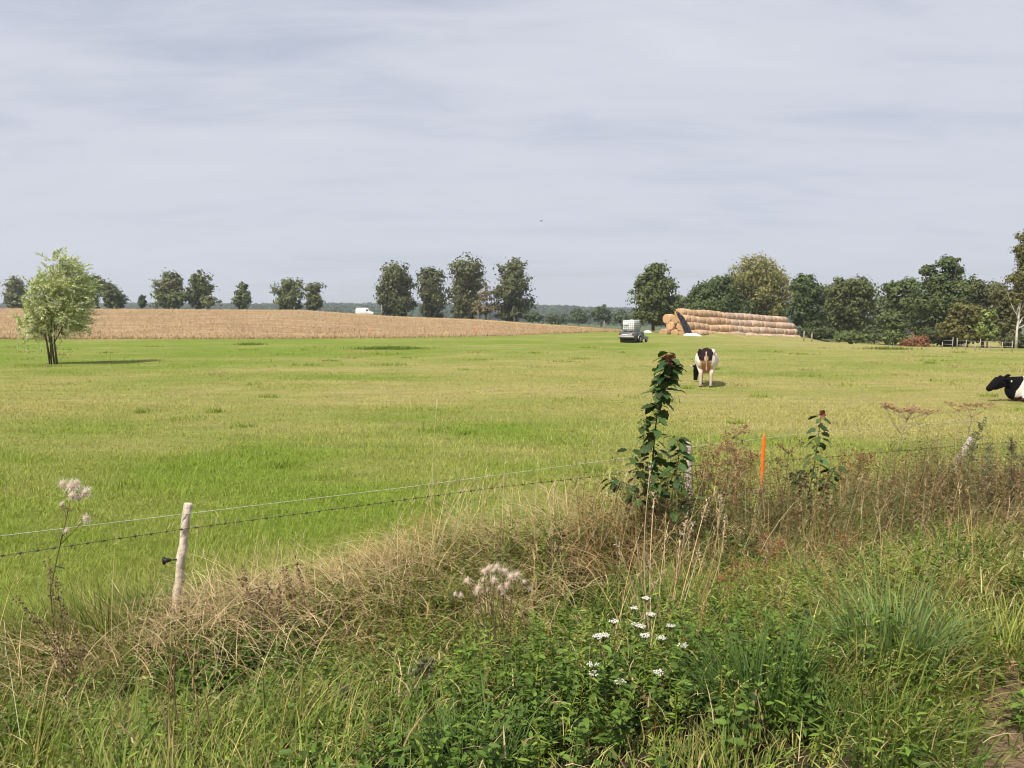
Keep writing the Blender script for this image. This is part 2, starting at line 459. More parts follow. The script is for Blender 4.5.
# short pasture grass
def meadow():
    mb = MB()
    bands = [(5.2, 10, 1900, .105, .0065), (10, 15, 1000, .10, .010), (15, 23, 420, .080, .016), (23, 36, 150, .065, .024), (36, 66, 42, .06, .040)]
    for (y0, y1, dn, L, W) in bands:
        area = .5 * (y1 ** 2 - y0 ** 2) * 1.75
        n = int(area * dn)
        Y = np.sqrt(RNG.uniform(y0 ** 2, y1 ** 2, n)); X = RNG.uniform(-.88, .88, n) * Y
        t, s = ts(X, Y); ok = s < .25; ok &= RNG.random(n) > smooth(Y, 40, 66)
        ok &= RNG.random(n) < .55 + .9 * (fbm(X * .8, Y * .8, 51) - .25)
        X, Y = X[ok], Y[ok]; n = len(X)
        tall = .55 + .9 * fbm(X * .35, Y * .5, 52) ** 1.5
        yel = np.clip(yellow(X, Y) + .06 * RNG.normal(size=n), 0, 1)
        c = np.array([.225, .305, .042]) * (1 - yel[:, None]) + np.array([.42, .38, .135]) * yel[:, None]
        c = c * (1 + .09 * RNG.normal(size=(n, 1)))
        mb.blades(pos(X, Y) - [0, 0, .01], L * tall * RNG.uniform(.5, 1.6, n), W * RNG.uniform(.7, 1.3, n), RNG.uniform(0, 6.28, n), RNG.uniform(.25, .96, n), RNG.uniform(0, .3, n), np.clip(c, .01, 1), segs=2)
    return tag(mb.build('pasture_grass', M['grass']), 'short green and yellowing grass covering the grazed pasture', 'grass', kind='stuff')
meadow()

def tufts():
    mb = MB(); m = 110; Y = 9 + 52 * RNG.random(m) ** .8; X = RNG.uniform(-.8, .8, m) * Y; ok = ts(X, Y)[1] < -.8; X, Y = X[ok], Y[ok]
    for x, y in zip(X, Y):
        w = RNG.uniform(.06, .22) * (1 + y / 25); n = int(40 + 60 * RNG.random()); px_, py_ = x + RNG.normal(0, w, n), y + RNG.normal(0, w * .7, n)
        c = np.array([.20, .27, .042]) if RNG.random() < .6 else np.array([.36, .31, .13])
        mb.blades(pos(px_, py_), RNG.uniform(.08, .20, n), .006 + .0007 * y, RNG.uniform(0, 6.28, n), RNG.uniform(.1, .8, n), .15, jit_col(c * RNG.uniform(.9, 1.2), n, .1), segs=2)
    tag(mb.build('pasture_tufts', M['grass']), 'scattered longer tufts left ungrazed in the pasture', 'grass', kind='stuff')
tufts()

# long grass of the roadside bank
def verge():
    B = [blob(60, 640, 1.2, 1.2, 1.0), blob(120, 720, 1.0, .9, .8), blob(890, 640, 1.2, .9, 1.3), blob(920, 720, 1.0, .7, 1.2), blob(660, 750, .8, .6, 1.0), blob(200, 600, .9, .8, .6), blob(560, 520, 1.5, .5, .4)]
    X, Y, s, t = scatter(330000, (-5, 16), (-.5, 5.9))
    d = dens(t, s, B, .42) * (.12 + 1.9 * fbm(X * 1.9, Y * 1.9, 61) ** 1.5)
    d *= 1 - .92 * smooth(s + .7 * (fbm(X * 1.2, Y * 1.2, 8) - .5), 4.75, 5.2) * smooth(X, .9, 1.7)
    ok = RNG.random(len(X)) < d; X, Y, s = X[ok], Y[ok], s[ok]; n = len(X)
    k = fbm(X * 1.1, Y * 1.1, 62); k2 = fbm(X * .7, Y * .7, 63)
    L = (.12 + .44 * smooth(fbm(X * 1.3, Y * 1.3, 64), .3, .72)) * RNG.uniform(.6, 1.4, n) * (1 - .45 * smooth(s, 2.5, 5.5))
    a = np.array([.105, .170, .032]); b = np.array([.225, .270, .050]); c3 = np.array([.36, .29, .11])
    m = np.clip(k + .25 * RNG.normal(size=n), 0, 1)[:, None]; m2 = (RNG.random(n) < .14 + .36 * smooth(k2, .48, .62))[:, None]
    c = np.where(m2, c3, a * (1 - m) + b * m) * (1 + .3 * RNG.normal(size=(n, 1)))
    tip = np.where(RNG.random((n, 1)) < .3, np.array([.30, .24, .10]), c)
    mb = MB()
    mb.blades(pos(X, Y) - [0, 0, .02], L, RNG.uniform(.004, .009, n), fbm(X * .6, Y * .6, 65) * 12 + RNG.normal(size=n) * .9, RNG.uniform(.15, .9, n), RNG.uniform(.05, .5, n), np.clip(c, .01, 1), segs=4, tip=np.clip(tip, .01, 1))
    tag(mb.build('verge_grass', M['grass']), 'long uneven green grass growing over the roadside bank', 'grass', kind='stuff')
verge()

def straw():
    B = [blob(400, 585, 1.7, .85, 1.9), blob(310, 610, .9, .7, 1.1), blob(560, 560, 1.3, .6, 1.5), blob(680, 560, 1.2, .7, .6), blob(860, 560, 1.6, .8, .9), blob(980, 560, 1.5, .9, .9), blob(860, 690, .4, .25, .6), blob(90, 665, .5, .3, .7), blob(1010, 755, .6, .4, .6), blob(520, 640, .6, .4, .5)]
    X, Y, s, t = scatter(120000, (-5, 17), (-.7, 5.9))
    d = dens(t, s, B, .055) * (.25 + 1.5 * fbm(X * 1.3, Y * 1.3, 71) ** 1.3)
    d = d * (1 - .85 * smooth(s + .5 * (fbm(X * .9, Y * .9, 70) - .5), .95, 2.2) * (1 - smooth(t, 7, 9)))
    ok = RNG.random(len(X)) < d * .75; X, Y, s, t = X[ok], Y[ok], s[ok], t[ok]; n = len(X)
    u = RNG.random(n)
    c = np.where((u < .62)[:, None], np.array([.43, .325, .165]), np.where((u < .85)[:, None], np.array([.30, .205, .10]), np.array([.55, .45, .26])))
    c = c * (1 + .2 * RNG.normal(size=(n, 1)))
    hd = np.where(RNG.random(n) < .5, 2.9 + .7 * RNG.normal(size=n), RNG.uniform(0, 6.28, n))
    mb = MB()
    P = pos(X, Y); P[:, 2] += RNG.uniform(0, 1, n) * (.06 + .34 * smooth(fbm(X * .9, Y * .9, 77), .35, .65)) * (1 - .6 * smooth(s, 2, 4)); c = c * np.where((fbm(X * 1.1, Y * 1.1, 78) > .56)[:, None], np.array([.72, .62, .52]), 1.0)
    mb.blades(P, RNG.uniform(.25, .8, n) * (1 - .55 * smooth(s, 1.6, 3.6)), RNG.uniform(.003, .006, n) * (1 - .4 * smooth(s, 1.6, 4)), hd, RNG.uniform(.78, 1.0, n), RNG.uniform(.08, .55, n), np.clip(c, .02, 1), segs=5, wexp=3)
    X, Y, s, t = scatter(60000, (-5, 17), (-.3, 5.9)); ok = RNG.random(len(X)) < .75 * fbm(X * 1.7, Y * 1.7, 79) ** 1.6; X, Y, s = X[ok], Y[ok], s[ok]; n = len(X)
    P = pos(X, Y); P[:, 2] += RNG.uniform(.02, .30, n) * (1 - .4 * smooth(s, 2.5, 5))
    u = RNG.random(n)[:, None]; c = np.where(u < .5, np.array([.40, .31, .17]), np.where(u < .8, np.array([.25, .165, .09]), np.array([.34, .32, .12]))) * (1 + .2 * RNG.normal(size=(n, 1)))
    mb.blades(P, RNG.uniform(.06, .22, n), RNG.uniform(.003, .008, n), RNG.uniform(0, 6.28, n), RNG.uniform(.6, 1, n), RNG.uniform(0, .6, n), np.clip(c, .02, 1), segs=3)
    # taller, thin bleached stems standing over the mat
    B2 = [blob(470, 560, 1.8, .7, 1), blob(600, 540, 1.2, .7, 1.4), blob(320, 600, .9, .6, .6), blob(860, 550, 2.0, .8, 1.0), blob(150, 650, 1.6, .8, .12)]
    X, Y, s, t = scatter(26000, (-4, 16), (-.3, 3.2))
    ok = RNG.random(len(X)) < .075 * dens(t, s, B2, .05); X, Y = X[ok], Y[ok]; n = len(X)
    P = pos(X, Y); hd = RNG.normal(.5, 1.0, n); L = RNG.uniform(.5, 1.05, n); ln = RNG.uniform(.1, .65, n); dr = RNG.uniform(0, .15, n)
    c = jit_col([.50, .41, .22], n, .15)
    mb.blades(P, L, np.full(n, .0035), hd, ln, dr, c, segs=5, wexp=6)
    top = P + np.stack([np.cos(hd) * L * ln, np.sin(hd) * L * ln, L * (np.sqrt(1 - ln ** 2) - dr)], -1)
    for k in range(7):      # loose panicles
        mb.blades(top - [0, 0, .012 * k], RNG.uniform(.03, .075, n), np.full(n, .005), hd + RNG.normal(0, 1.2, n), RNG.uniform(.4, .95, n), .1, c * .9, segs=1)
    tag(mb.build('dry_grass', M['straw']), 'mat of bent bleached dry grass lying over the bank', 'grass', kind='stuff')
straw()

def tall_weeds(mb):
    # taller olive and brown growth under the fence on the right
    B = [blob(720, 530, .9, .5, .8), blob(790, 535, .9, .5, .9), blob(870, 530, 1.2, .6, 1.0), blob(950, 520, 1.2, .7, 1.3), blob(1010, 515, 1.1, .8, 1.4), blob(660, 540, .8, .4, .7), blob(345, 545, .7, .3, .4)]
    X, Y, s, t = scatter(14000, (0, 17), (-.5, 2.6)); d = dens(t, s, B, .0) * (.3 + 1.4 * fbm(X * 1.4, Y * 1.4, 86) ** 1.3)
    ok = RNG.random(len(X)) < d * .46; X, Y = X[ok], Y[ok]; n = len(X); P = pos(X, Y)
    H = RNG.uniform(.35, 1.08, n) * (.7 + .6 * fbm(X * 1.2, Y * 1.2, 88)); hd = RNG.uniform(0, 6.28, n); ln = RNG.uniform(0, .4, n); k = RNG.random(n)
    c = np.where((k < .40)[:, None], np.array([.125, .145, .050]), np.where((k < .62)[:, None], np.array([.19, .19, .085]), np.array([.27, .185, .105])))
    mb.blades(P, H, np.full(n, .0055), hd, ln, .02, c * [1.2, .95, .8], segs=4, wexp=4)
    for q in range(26):
        f = .2 + .8 * (q + .5) / 26; o = H * ln * (.35 * f + .65 * f ** 1.9)
        C = P + np.stack([np.cos(hd) * o, np.sin(hd) * o, H * np.sqrt(1 - ln ** 2) * f], -1)
        az = q * 2.4 + RNG.normal(0, .5, n); el = RNG.uniform(-.2, 1.0, n); br = RNG.uniform(0, .10, n) * (1.1 - f)
        D = np.stack([np.cos(az) * np.cos(el), np.sin(az) * np.cos(el), np.sin(el)], -1)
        mb.leaves(C + D * br[:, None], D, RNG.normal(size=(n, 3)) + [0, 0, 1], (.055 - .025 * f) * RNG.uniform(.6, 1.3, n), .011, np.clip(c * (1 + .22 * RNG.normal(size=(n, 1))), .01, 1), .25, .1)

def weeds():
    B = [blob(430, 670, 1.3, .9, 1.5), blob(330, 660, 1.1, .8, 1.3), blob(420, 620, 1.2, .5, 1.0), blob(560, 620, 1.1, .7, 1.2), blob(620, 690, 1.0, .7, 1.3), blob(480, 740, 1.0, .5, 1.1), blob(240, 740, .8, .5, .8), blob(760, 620, 1.2, .8, .9), blob(810, 680, .8, .6, 1.1), blob(640, 545, 1.0, .5, .9), blob(930, 580, 1.6, .8, .9), blob(840, 540, 1.4, .6, .8), blob(60, 755, 1.0, .5, .6)]
    X, Y, s, t = scatter(40000, (-4.5, 15), (-.2, 5.6))
    d = dens(t, s, B, .05) * (.15 + 1.7 * fbm(X * 1.5, Y * 1.5, 81) ** 1.6) * (1 - .75 * np.minimum(1, dens(t, s, [blob(625, 650, .45, .6)])))
    ok = RNG.random(len(X)) < d * .46; X, Y, s = X[ok], Y[ok], s[ok]; n = len(X)
    H = RNG.uniform(.12, .46, n) * (.35 + 1.5 * fbm(X * 1.5, Y * 1.5, 82) ** 1.4) * (1 - .3 * smooth(s, 3.2, 5.2))
    kind = fbm(X * .9 + 9, Y * .9, 83) + .12 * RNG.normal(size=n)
    base_c = np.where((kind < .42)[:, None], np.array([.085, .142, .024]), np.where((kind < .6)[:, None], np.array([.150, .210, .036]), np.array([.250, .270, .080])))
    brown = RNG.random(n) < .05; base_c[brown] = [.24, .16, .08]
    P = pos(X, Y); hd = RNG.uniform(0, 6.28, n); ln = RNG.uniform(0, .5, n)
    mb = MB()
    mb.blades(P, H, np.full(n, .006), hd, ln, .02, base_c * np.array([1.3, 1.0, .8]), segs=3, wexp=4)
    nodes = 9
    for k in range(nodes):
        f = .2 + .8 * (k + .5) / nodes
        C = P + np.stack([np.cos(hd) * H * ln * (.35 * f + .65 * f ** 1.9), np.sin(hd) * H * ln * (.35 * f + .65 * f ** 1.9), H * np.sqrt(1 - ln ** 2) * f], -1)
        for q in range(3 if k < 6 else 2):
            az = hd + k * 1.57 + q * 2.3 + RNG.normal(0, .35, n); el = RNG.uniform(-.45, .6, n) + .35 * f
            D = np.stack([np.cos(az) * np.cos(el), np.sin(az) * np.cos(el), np.sin(el)], -1)
            Nn = np.array([0, 0, 1.]) + .45 * RNG.normal(size=(n, 3))
            Lf = np.where(brown, .6, 1) * (.068 - .028 * f) * np.where(kind > .6, 1.15, 1) * RNG.uniform(.55, 1.3, n) * np.where(kind < .42, 1.0, .9)
            Wf = Lf * np.where(kind < .42, .46, np.where(kind < .6, .27, .13))
            mb.leaves(C, D, Nn, Lf, Wf, np.clip(base_c * (1 + .3 * RNG.normal(size=(n, 1))), .012, 1), droop=.18, fold=.12)
    tall_weeds(mb)
    tag(mb.build('undergrowth', M['weed']), 'tangle of leafy green weeds covering the bank', 'undergrowth', kind='stuff')
weeds()

def stubble():
    n = 75000; U = RNG.uniform(-.75, U_END, n); r = RNG.random(n) ** 1.3; edge = RNG.random(n) < .12; r[edge] = np.abs(RNG.normal(0, .006, edge.sum()))
    Y = Yb(U) + (Yc(U) - Yb(U)) * r; X = U * (Y + 12); c = jit_col((.42, .31, .175), n, .14)
    mb = MB(); mb.blades(pos(X, Y) - [0, 0, .02], RNG.uniform(.10, .34, n) * np.where(edge, 1.5, 1), RNG.uniform(.04, .11, n), RNG.uniform(0, 6.28, n), RNG.uniform(.1, .8, n), .1, c, segs=1)
    tag(mb.build('stubble_straw', M['straw']), 'short straw stubble left standing on the brown field', 'stubble', kind='stuff')
stubble()

# ------------------------------------------------------------------ single plants of the bank
def stem_curve(b, top, bow=.05, n=7):
    b = np.asarray(b, float); top = np.asarray(top, float)
    t = np.linspace(0, 1, n)[:, None]
    side = np.array([RNG.normal(), RNG.normal(), 0]) * bow
    return b * (1 - t) + top * t + side * np.sin(t * math.pi)
def local(o, P): return np.asarray(P, float) - np.array(o.location)

LOBED = np.array([[0, 0], [.08, .14], [.18, .36], [.30, .30], [.46, .47], [.60, .33], [.74, .34], [.88, .17], [1, 0]])
def lobed_leaf(mb, P, D, Nn, L, W, col, curl=.25):
    D = unit(np.asarray(D, float)[None])[0]; Sd = unit(np.cross(D, Nn)[None])[0]; U = np.cross(Sd, D)
    V = []; n = len(LOBED)
    for (a, w) in LOBED: V.append(P + D * a * L - U * curl * L * a * a)
    for (a, w) in LOBED: V.append(P + D * a * L + Sd * w * W - U * (curl * L * a * a - .18 * w * W))
    for (a, w) in LOBED: V.append(P + D * a * L - Sd * w * W - U * (curl * L * a * a - .18 * w * W))
    q = [[i, i + 1, n + i + 1, n + i] for i in range(n - 1)] + [[i + 1, i, 2 * n + i, 2 * n + i + 1] for i in range(n - 1)]
    mb.add(V, [q], col)

def leafy_stem(mbs, mbl, P, n, L0, L1, col, spread=1.0, per=2, droop=.35):
    """leaves along a stem path, longer below"""
    idx = np.linspace(.1, .99, n)
    for i, f in enumerate(idx):
        k = f * (len(P) - 1); a = int(k); c = P[a] * (1 - (k - a)) + P[min(a + 1, len(P) - 1)] * (k - a)
        for q in range(per):
            az = i * 2.4 + q * math.pi + RNG.normal(0, .4); el = RNG.uniform(-.3, .3)
            D = np.array([math.cos(az) * math.cos(el), math.sin(az) * math.cos(el), math.sin(el)])
            L = (L0 * (1 - f) + L1 * f) * RNG.uniform(.45, 1.3)
            pl = L * .45 * spread
            mbs.tube([c, c + D * pl * .5 + [0, 0, .02], c + D * pl], [.003, .0025, .002], 4, np.array([.13, .14, .05]), cap=False)
            lobed_leaf(mbl, c + D * pl, D + np.array([0, 0, -.25]), np.array([RNG.normal(0, .3), RNG.normal(0, .3), 1]), L, L * .8, jit_col(col, 1, .34, .10)[0], RNG.uniform(.05, .2 + droop))

# tall lobed-leaved plant in front of the second post
b0 = base(655, 7.5)
root = empty('lobed_leaf_plant', b0, 'tall dark green lobed-leaf plant with reddish brown tip beside the second fence post', 'plant')
ms, ml = MB(), MB()
Pm = np.array([local(root, atY(x, y, 7.5 + d)) for x, y, d in ((655, 545, 0), (655, 512, 0), (652, 470, .03), (655, 430, .05), (660, 395, .04), (666, 372, .02), (669, 358, 0))]); Pm[0] = [0, 0, -.03]
ms.tube(Pm, np.linspace(.011, .004, len(Pm)), 6, (.12, .11, .05))
ptop = Pm[-1].copy(); leafy_stem(ms, ml, Pm[1:], 44, .155, .105, (.055, .090, .024), .75, 3)
P2 = np.array([local(root, atY(x, y, 7.35)) for x, y in ((660, 540), (671, 500), (677, 470), (680, 446), (674, 436))]); P2[0] = [.01, 0, 0]
ms.tube(P2, np.linspace(.007, .003, len(P2)), 5, (.13, .10, .05))
leafy_stem(ms, ml, P2[1:], 20, .135, .11, (.055, .100, .026), .7, 2)
for pts, yy, nn in ((((655, 530), (640, 478), (630, 450)), 7.3, 9), (((656, 520), (672, 478), (680, 462)), 7.7, 9), (((655, 535), (672, 512), (694, 497)), 7.4, 9), (((655, 520), (640, 500), (627, 492)), 7.4, 9), (((655, 480), (644, 440), (641, 420)), 7.5, 7)):
    Pq = np.array([local(root, atY(x, y, yy)) for x, y in pts]); Pq[0] = Pm[1] if pts[0][1] > 500 else Pm[3]
    Pq = np.array([np.interp(np.linspace(0, 1, 7), np.linspace(0, 1, 3), Pq[:, k]) for k in range(3)]).T
    ms.tube(Pq, np.linspace(.006, .002, 7), 5, (.13, .10, .05)); leafy_stem(ms, ml, Pq[2:], nn - 3, .115, .085, (.055, .090, .024), .6, 3)
P3 = np.array([local(root, atY(x, y, 7.6)) for x, y in ((655, 535), (640, 505), (622, 485), (612, 478))]); P3[0] = [-.01, 0, 0]
ms.tube(P3, np.linspace(.006, .003, len(P3)), 5, (.15, .09, .05))
leafy_stem(ms, ml, P3[1:], 14, .135, .105, (.055, .100, .026), .7, 2)
ms.build('stem', M['weed'], root); ml.build('foliage', M['weed'], root)
mt = MB()
for k in range(60):
    D = unit(RNG.normal(size=3)); D[2] = D[2] * .8
    lobed_leaf(mt, Pm[-1] + D * .03 + [0, 0, -.02], D + RNG.normal(0, .5, 3), D, .055, .05, jit_col((.17, .065, .045), 1, .25)[0], .5)
mt.build('shoot_tip', M['weed'], root)['label'] = 'reddish brown young leaves at the top'
Pk = ptop; ml2 = MB()

for k in range(26):
    D = RNG.normal(size=3) * [1, 1, .35]; lobed_leaf(ml2, Pk + RNG.normal(0, 1, 3) * [.05, .05, .10] - [0, 0, .17], D, np.array([RNG.normal(0, .3), RNG.normal(0, .3), 1.]), .12, .10, jit_col((.060, .100, .026), 1, .2)[0], .4)
ml2.build('upper_foliage', M['weed'], root)

b0 = base(806, 8.8)
root = empty('lobed_leaf_plant', b0, 'smaller dark green plant with lobed leaves and brown tip right of the orange stake', 'plant')
ms, ml, mt = MB(), MB(), MB()
for pts in (((806, 530), (812, 480), (818, 440), (821, 415)), ((806, 530), (800, 485), (796, 470)), ((806, 530), (826, 485), (836, 466))):
    Pm = np.array([local(root, atY(x, y, 8.8)) for x, y in pts]); Pm[0] = [0, 0, -.03]
    Pm = np.array([np.interp(np.linspace(0, 1, 9), np.linspace(0, 1, len(Pm)), Pm[:, k]) for k in range(3)]).T
    ms.tube(Pm, np.linspace(.008, .003, len(Pm)), 5, (.12, .10, .05))
    leafy_stem(ms, ml, Pm[2:], 19, .13, .10, (.06, .095, .03), .7, 2)
    if len(pts) == 4:
        for k in range(9):
            D = RNG.normal(size=3); D[2] = abs(D[2])
            lobed_leaf(mt, Pm[-1] + RNG.normal(0, .012, 3), D, np.array([0, 0, 1.]) + RNG.normal(0, .5, 3), .075, .055, jit_col((.20, .075, .045), 1, .25)[0], .4)
ms.build('stem', M['weed'], root); ml.build('foliage', M['weed'], root)
mt.build('shoot_tip', M['weed'], root)['label'] = 'brown young leaves at the top'

# dried umbels
def umbel_plant(px0, top, Y, radius, n_umb, label, col, tilt=0., group='dried umbel plants by the fence'):
    b = base(px0, Y); root = empty('dried_umbel_plant', b, label, 'dried plant', group)
    tp = local(root, atY(top[0], top[1], Y))
    ms, mu = MB(), MB()
    P = stem_curve([0, 0, -.03], tp - np.array([0, 0, radius * .45]), .03)
    ms.tube(P, np.linspace(.009, .005, len(P)), 5, col)
    for k in range(n_umb):
        az = k * 2.4 + RNG.normal(0, .3); rr = radius * math.sqrt((k + .4) / n_umb)
        e = tp + np.array([math.cos(az) * rr, math.sin(az) * rr * .8, RNG.normal(0, .03) - tilt * math.cos(az) * rr])
        Q = stem_curve(P[-1 if k % 3 else -2], e - np.array([0, 0, .035]), .015, 5)
        ms.tube(Q, np.linspace(.004, .0018, 5), 4, col, cap=False)
        for j in range(22):
            a2 = RNG.uniform(0, 6.28); r2 = .085 * math.sqrt(RNG.random()); f = e + np.array([math.cos(a2) * r2, math.sin(a2) * r2, RNG.normal(0, .008)])
            mu.tube([Q[-1], f], [.0012, .001], 3, col, cap=False)
            mu.ball(f, (.011, .011, .006), jit_col(np.array(col) * [1.05, .84, .66], 1, .25)[0], 5, 4)
    for k in range(5):
        f = .25 + .12 * k; c = P[int(f * (len(P) - 1))]
        e = c + np.array([RNG.normal(0, .12), RNG.normal(0, .12), RNG.uniform(.05, .2)])
        ms.tube(stem_curve(c, e, .03, 4), [.003, .0025, .002, .0015], 4, np.array(col) * .8, cap=False)
    ms.build('stem', M['straw'], root); mu.build('umbel_sprays', M['straw'], root)
umbel_plant(892, (908, 408), 9.6, .33, 17, 'dried brown umbel plant with a broad flat top left of the leaning post', (.35, .27, .175))
umbel_plant(968, (972, 405), 11.4, .40, 13, 'thin dried umbel plant rising just behind the leaning fence post', (.36, .29, .17))

def dead_weed(px, Y, top, label, col, n=130, spread=.34, name='dried_weed', group='brown dried weeds along the fence', seed=.009):
    """much branched dead plant with small seed clusters"""
    b = base(px, Y); root = empty(name, b, label, 'dried plant', group)
    tp = local(root, atY(top[0], top[1], Y)); ms, mu = MB(), MB()
    P = stem_curve([0, 0, -.03], tp, .05, 9); ms.tube(P, np.linspace(.006, .002, 9), 4, col)
    for k in range(n):
        f = RNG.uniform(.25, .98); c = P[int(f * 8)]; ln = spread * (1.15 - f * .7) * RNG.uniform(.4, 1)
        az = RNG.uniform(0, 6.28); e = c + np.array([math.cos(az) * ln, math.sin(az) * ln, ln * RNG.uniform(.2, 1.1)])
        Q = stem_curve(c, e, .02, 4); ms.tube(Q, [.0028, .002, .0016, .0012], 3, np.array(col) * RNG.uniform(.7, 1.2), cap=False)
        m = 7; pp = Q[-1] + RNG.normal(0, seed * 1.9, (m, 3))
        for p in pp: mu.ball(p, seed * RNG.uniform(.5, 1.1), jit_col(np.array(col) * [1.0, .82, .66], 1, .25)[0], 4, 3)
    ms.build('stem', M['straw'], root); mu.build('seed_sprays', M['straw'], root)
dead_weed(706, 8.7, (716, 446), 'brown branching dead weed close against the right of the second post', (.32, .235, .14))
dead_weed(728, 8.5, (735, 425), 'tallest brown dead weed between the second post and orange stake', (.32, .23, .14))
dead_weed(748, 8.8, (746, 452), 'brown dead weed just left of the orange stake', (.30, .20, .11))
dead_weed(783, 8.3, (790, 440), 'dark thin branching dead weed just right of the orange stake', (.14, .09, .055), 40, .34)
dead_weed(862, 9.3, (866, 452), 'low brown dead weed between smaller lobed plant and dried umbel', (.24, .16, .09))
dead_weed(938, 10.3, (942, 480), 'reddish brown dead weed tangled round foot of leaning post', (.28, .19, .125), 150, .36)
dead_weed(966, 10.0, (966, 482), 'bushy brown dead weed in front of the leaning post', (.30, .22, .14), 150, .36)
dead_weed(1008, 9.6, (1015, 470), 'brown dead weed at right picture edge below the grey spires', (.26, .18, .10), 130, .34)

def dock(px, Y, top, label, col=(.20, .125, .07)):
    b = base(px, Y); root = empty('dried_dock', b, label, 'dried plant', 'dark dried dock spikes in the grass')
    tp = local(root, atY(top[0], top[1], Y)); ms, mu = MB(), MB()
    for q in range(3):
        e = tp * (1 - .13 * q) + np.array([RNG.normal(0, .05) * q, RNG.normal(0, .05) * q, 0])
        P = stem_curve([0.01 * q, 0, -.03], e, .04, 8); ms.tube(P, np.linspace(.006, .002, 8), 4, np.array(col) * 1.3)
        for k in range(60):
            f = RNG.uniform(.5, 1.0); i = f * 7; a = int(i); c = P[a] * (1 - (i - a)) + P[min(a + 1, 7)] * (i - a)
            mu.ball(c + RNG.normal(0, .014, 3), RNG.uniform(.004, .009), jit_col(col, 1, .3)[0], 4, 3)
    ms.build('stem', M['straw'], root); mu.build('seed_sprays', M['straw'], root)
dock(262, 5.9, (243, 566), 'dark brown dock spike leaning beside the dry grass right of first post')
dock(272, 5.7, (266, 572), 'second dark dock spike, close right of the leaning one', (.21, .135, .08))
dock(296, 5.9, (293, 553), 'brown dock spike standing in the pale dry grass mat', (.24, .16, .09))
dock(45, 5.2, (47, 556), 'thin brown dock spike below the fluffy thistle', (.17, .12, .065))
dock(68, 4.9, (60, 600), 'short brown dock spike in the grass low under the thistle', (.17, .12, .065))

def spire(px, Y, top, label, col=(.16, .175, .095), wide=.16, n=85):
    b = base(px, Y); root = empty('mugwort_plant', b, label, 'plant', 'grey green mugwort spires')
    tp = local(root, atY(top[0], top[1], Y)); ms, ml = MB(), MB()
    P = stem_curve([0, 0, -.03], tp, .05, 9); ms.tube(P, np.linspace(.007, .002, 9), 5, (.16, .11, .07))
    f = np.sqrt(RNG.uniform(.05, 1, n)); i = f * 8; a = np.minimum(i.astype(int), 7); c = P[a] * (1 - (i - a))[:, None] + P[a + 1] * (i - a)[:, None]
    az = RNG.uniform(0, 6.28, n); el = RNG.uniform(.1, 1.0, n)
    D = np.stack([np.cos(az) * np.cos(el), np.sin(az) * np.cos(el), np.sin(el)], -1)
    for k in range(n):
        ln = wide * (1.25 - f[k]) * RNG.uniform(.5, 1.3); e = c[k] + D[k] * ln
        ms.tube([c[k], e], [.0018, .001], 3, (.15, .12, .07), cap=False)
        m = 6; t = RNG.uniform(.2, 1, (m, 1)); pp = c[k] * (1 - t) + e * t
        Dm = D[k] + RNG.normal(0, .6, (m, 3))
        ml.leaves(pp, Dm, RNG.normal(size=(m, 3)), RNG.uniform(.018, .04, m), .011, jit_col(col, m, .22), .1, .1)
    ms.build('stem', M['straw'], root); ml.build('foliage', M['weed'], root)
spire(965, 9.3, (984, 418), 'tall grey green mugwort spire right of the leaning post, its tip bent')
spire(985, 9.0, (990, 448), 'shorter grey green mugwort close below the tall bent spire')
spire(1010, 9.1, (1012, 440), 'brownish mugwort spire near the right picture edge', (.19, .165, .10))
spire(1030, 9.0, (1022, 455), 'brownish mugwort spire cut by the right picture edge', (.20, .17, .105))

spire(425, 3.9, (430, 662), 'grey mugwort spire low among weeds left of the fluffy thistle', (.19, .19, .12), .10, 90)
spire(350, 3.9, (343, 690), 'grey mugwort spire in the weeds at bottom, furthest left', (.17, .18, .10), .10, 90)
spire(512, 3.8, (520, 700), 'grey mugwort spire below the fluffy thistle near bottom edge', (.18, .18, .11), .10, 90)
dead_weed(772, 6.4, (777, 540), 'reddish dead weed below the orange stake on the bank', (.28, .15, .085), 50, .2, group='reddish dead weeds on the bank', seed=.007)
dead_weed(738, 6.0, (742, 560), 'shorter reddish dead weed left below the orange stake', (.27, .16, .09), 45, .18, group='reddish dead weeds on the bank', seed=.007)
dead_weed(848, 6.6, (852, 535), 'reddish dead weed on the bank below the smaller lobed plant', (.29, .17, .10), 45, .2, group='reddish dead weeds on the bank', seed=.007)
# thistles gone to seed
def fluff(mb, c, r, n=170, up=.3, col=(.76, .71, .64)):
    D = unit(RNG.normal(size=(n, 3)) + np.array([.25, 0, up])); P = np.asarray(c) + D * r * .25
    head = np.arctan2(D[:, 1], D[:, 0]); lean = np.sqrt(np.clip(1 - D[:, 2] ** 2, 0, .92))
    mb.blades(P, r * RNG.uniform(.4, 1.0, n), r * .05, head, lean, np.where(D[:, 2] < 0, 1.0, .1), jit_col(col, n, .1, .02), segs=2)
    mb.ball(c, r * .42, np.array(col) * [.95, .85, .75], 7, 5, .3)
b0 = base(38, 5.8)
root = empty('fluffy_thistle', b0, 'tall thistle with white seed fluff rising above the wires at left', 'thistle')
ms = MB(); Pm = np.array([local(root, atY(x, y, 5.8)) for x, y in ((40, 640), (50, 590), (60, 545), (66, 520), (71, 497))]); Pm[0] = [0, 0, -.03]
ms.tube(Pm, np.linspace(.006, .003, 5), 5, (.16, .13, .06))
heads = [(63, 484, 5.), (71, 487, 6.5), (76, 484, 5.), (72, 496, 5.5), (85, 493, 6.5), (79, 498, 4.), (62, 504, 2.6), (86, 519, 5.), (66, 531, 3.)]
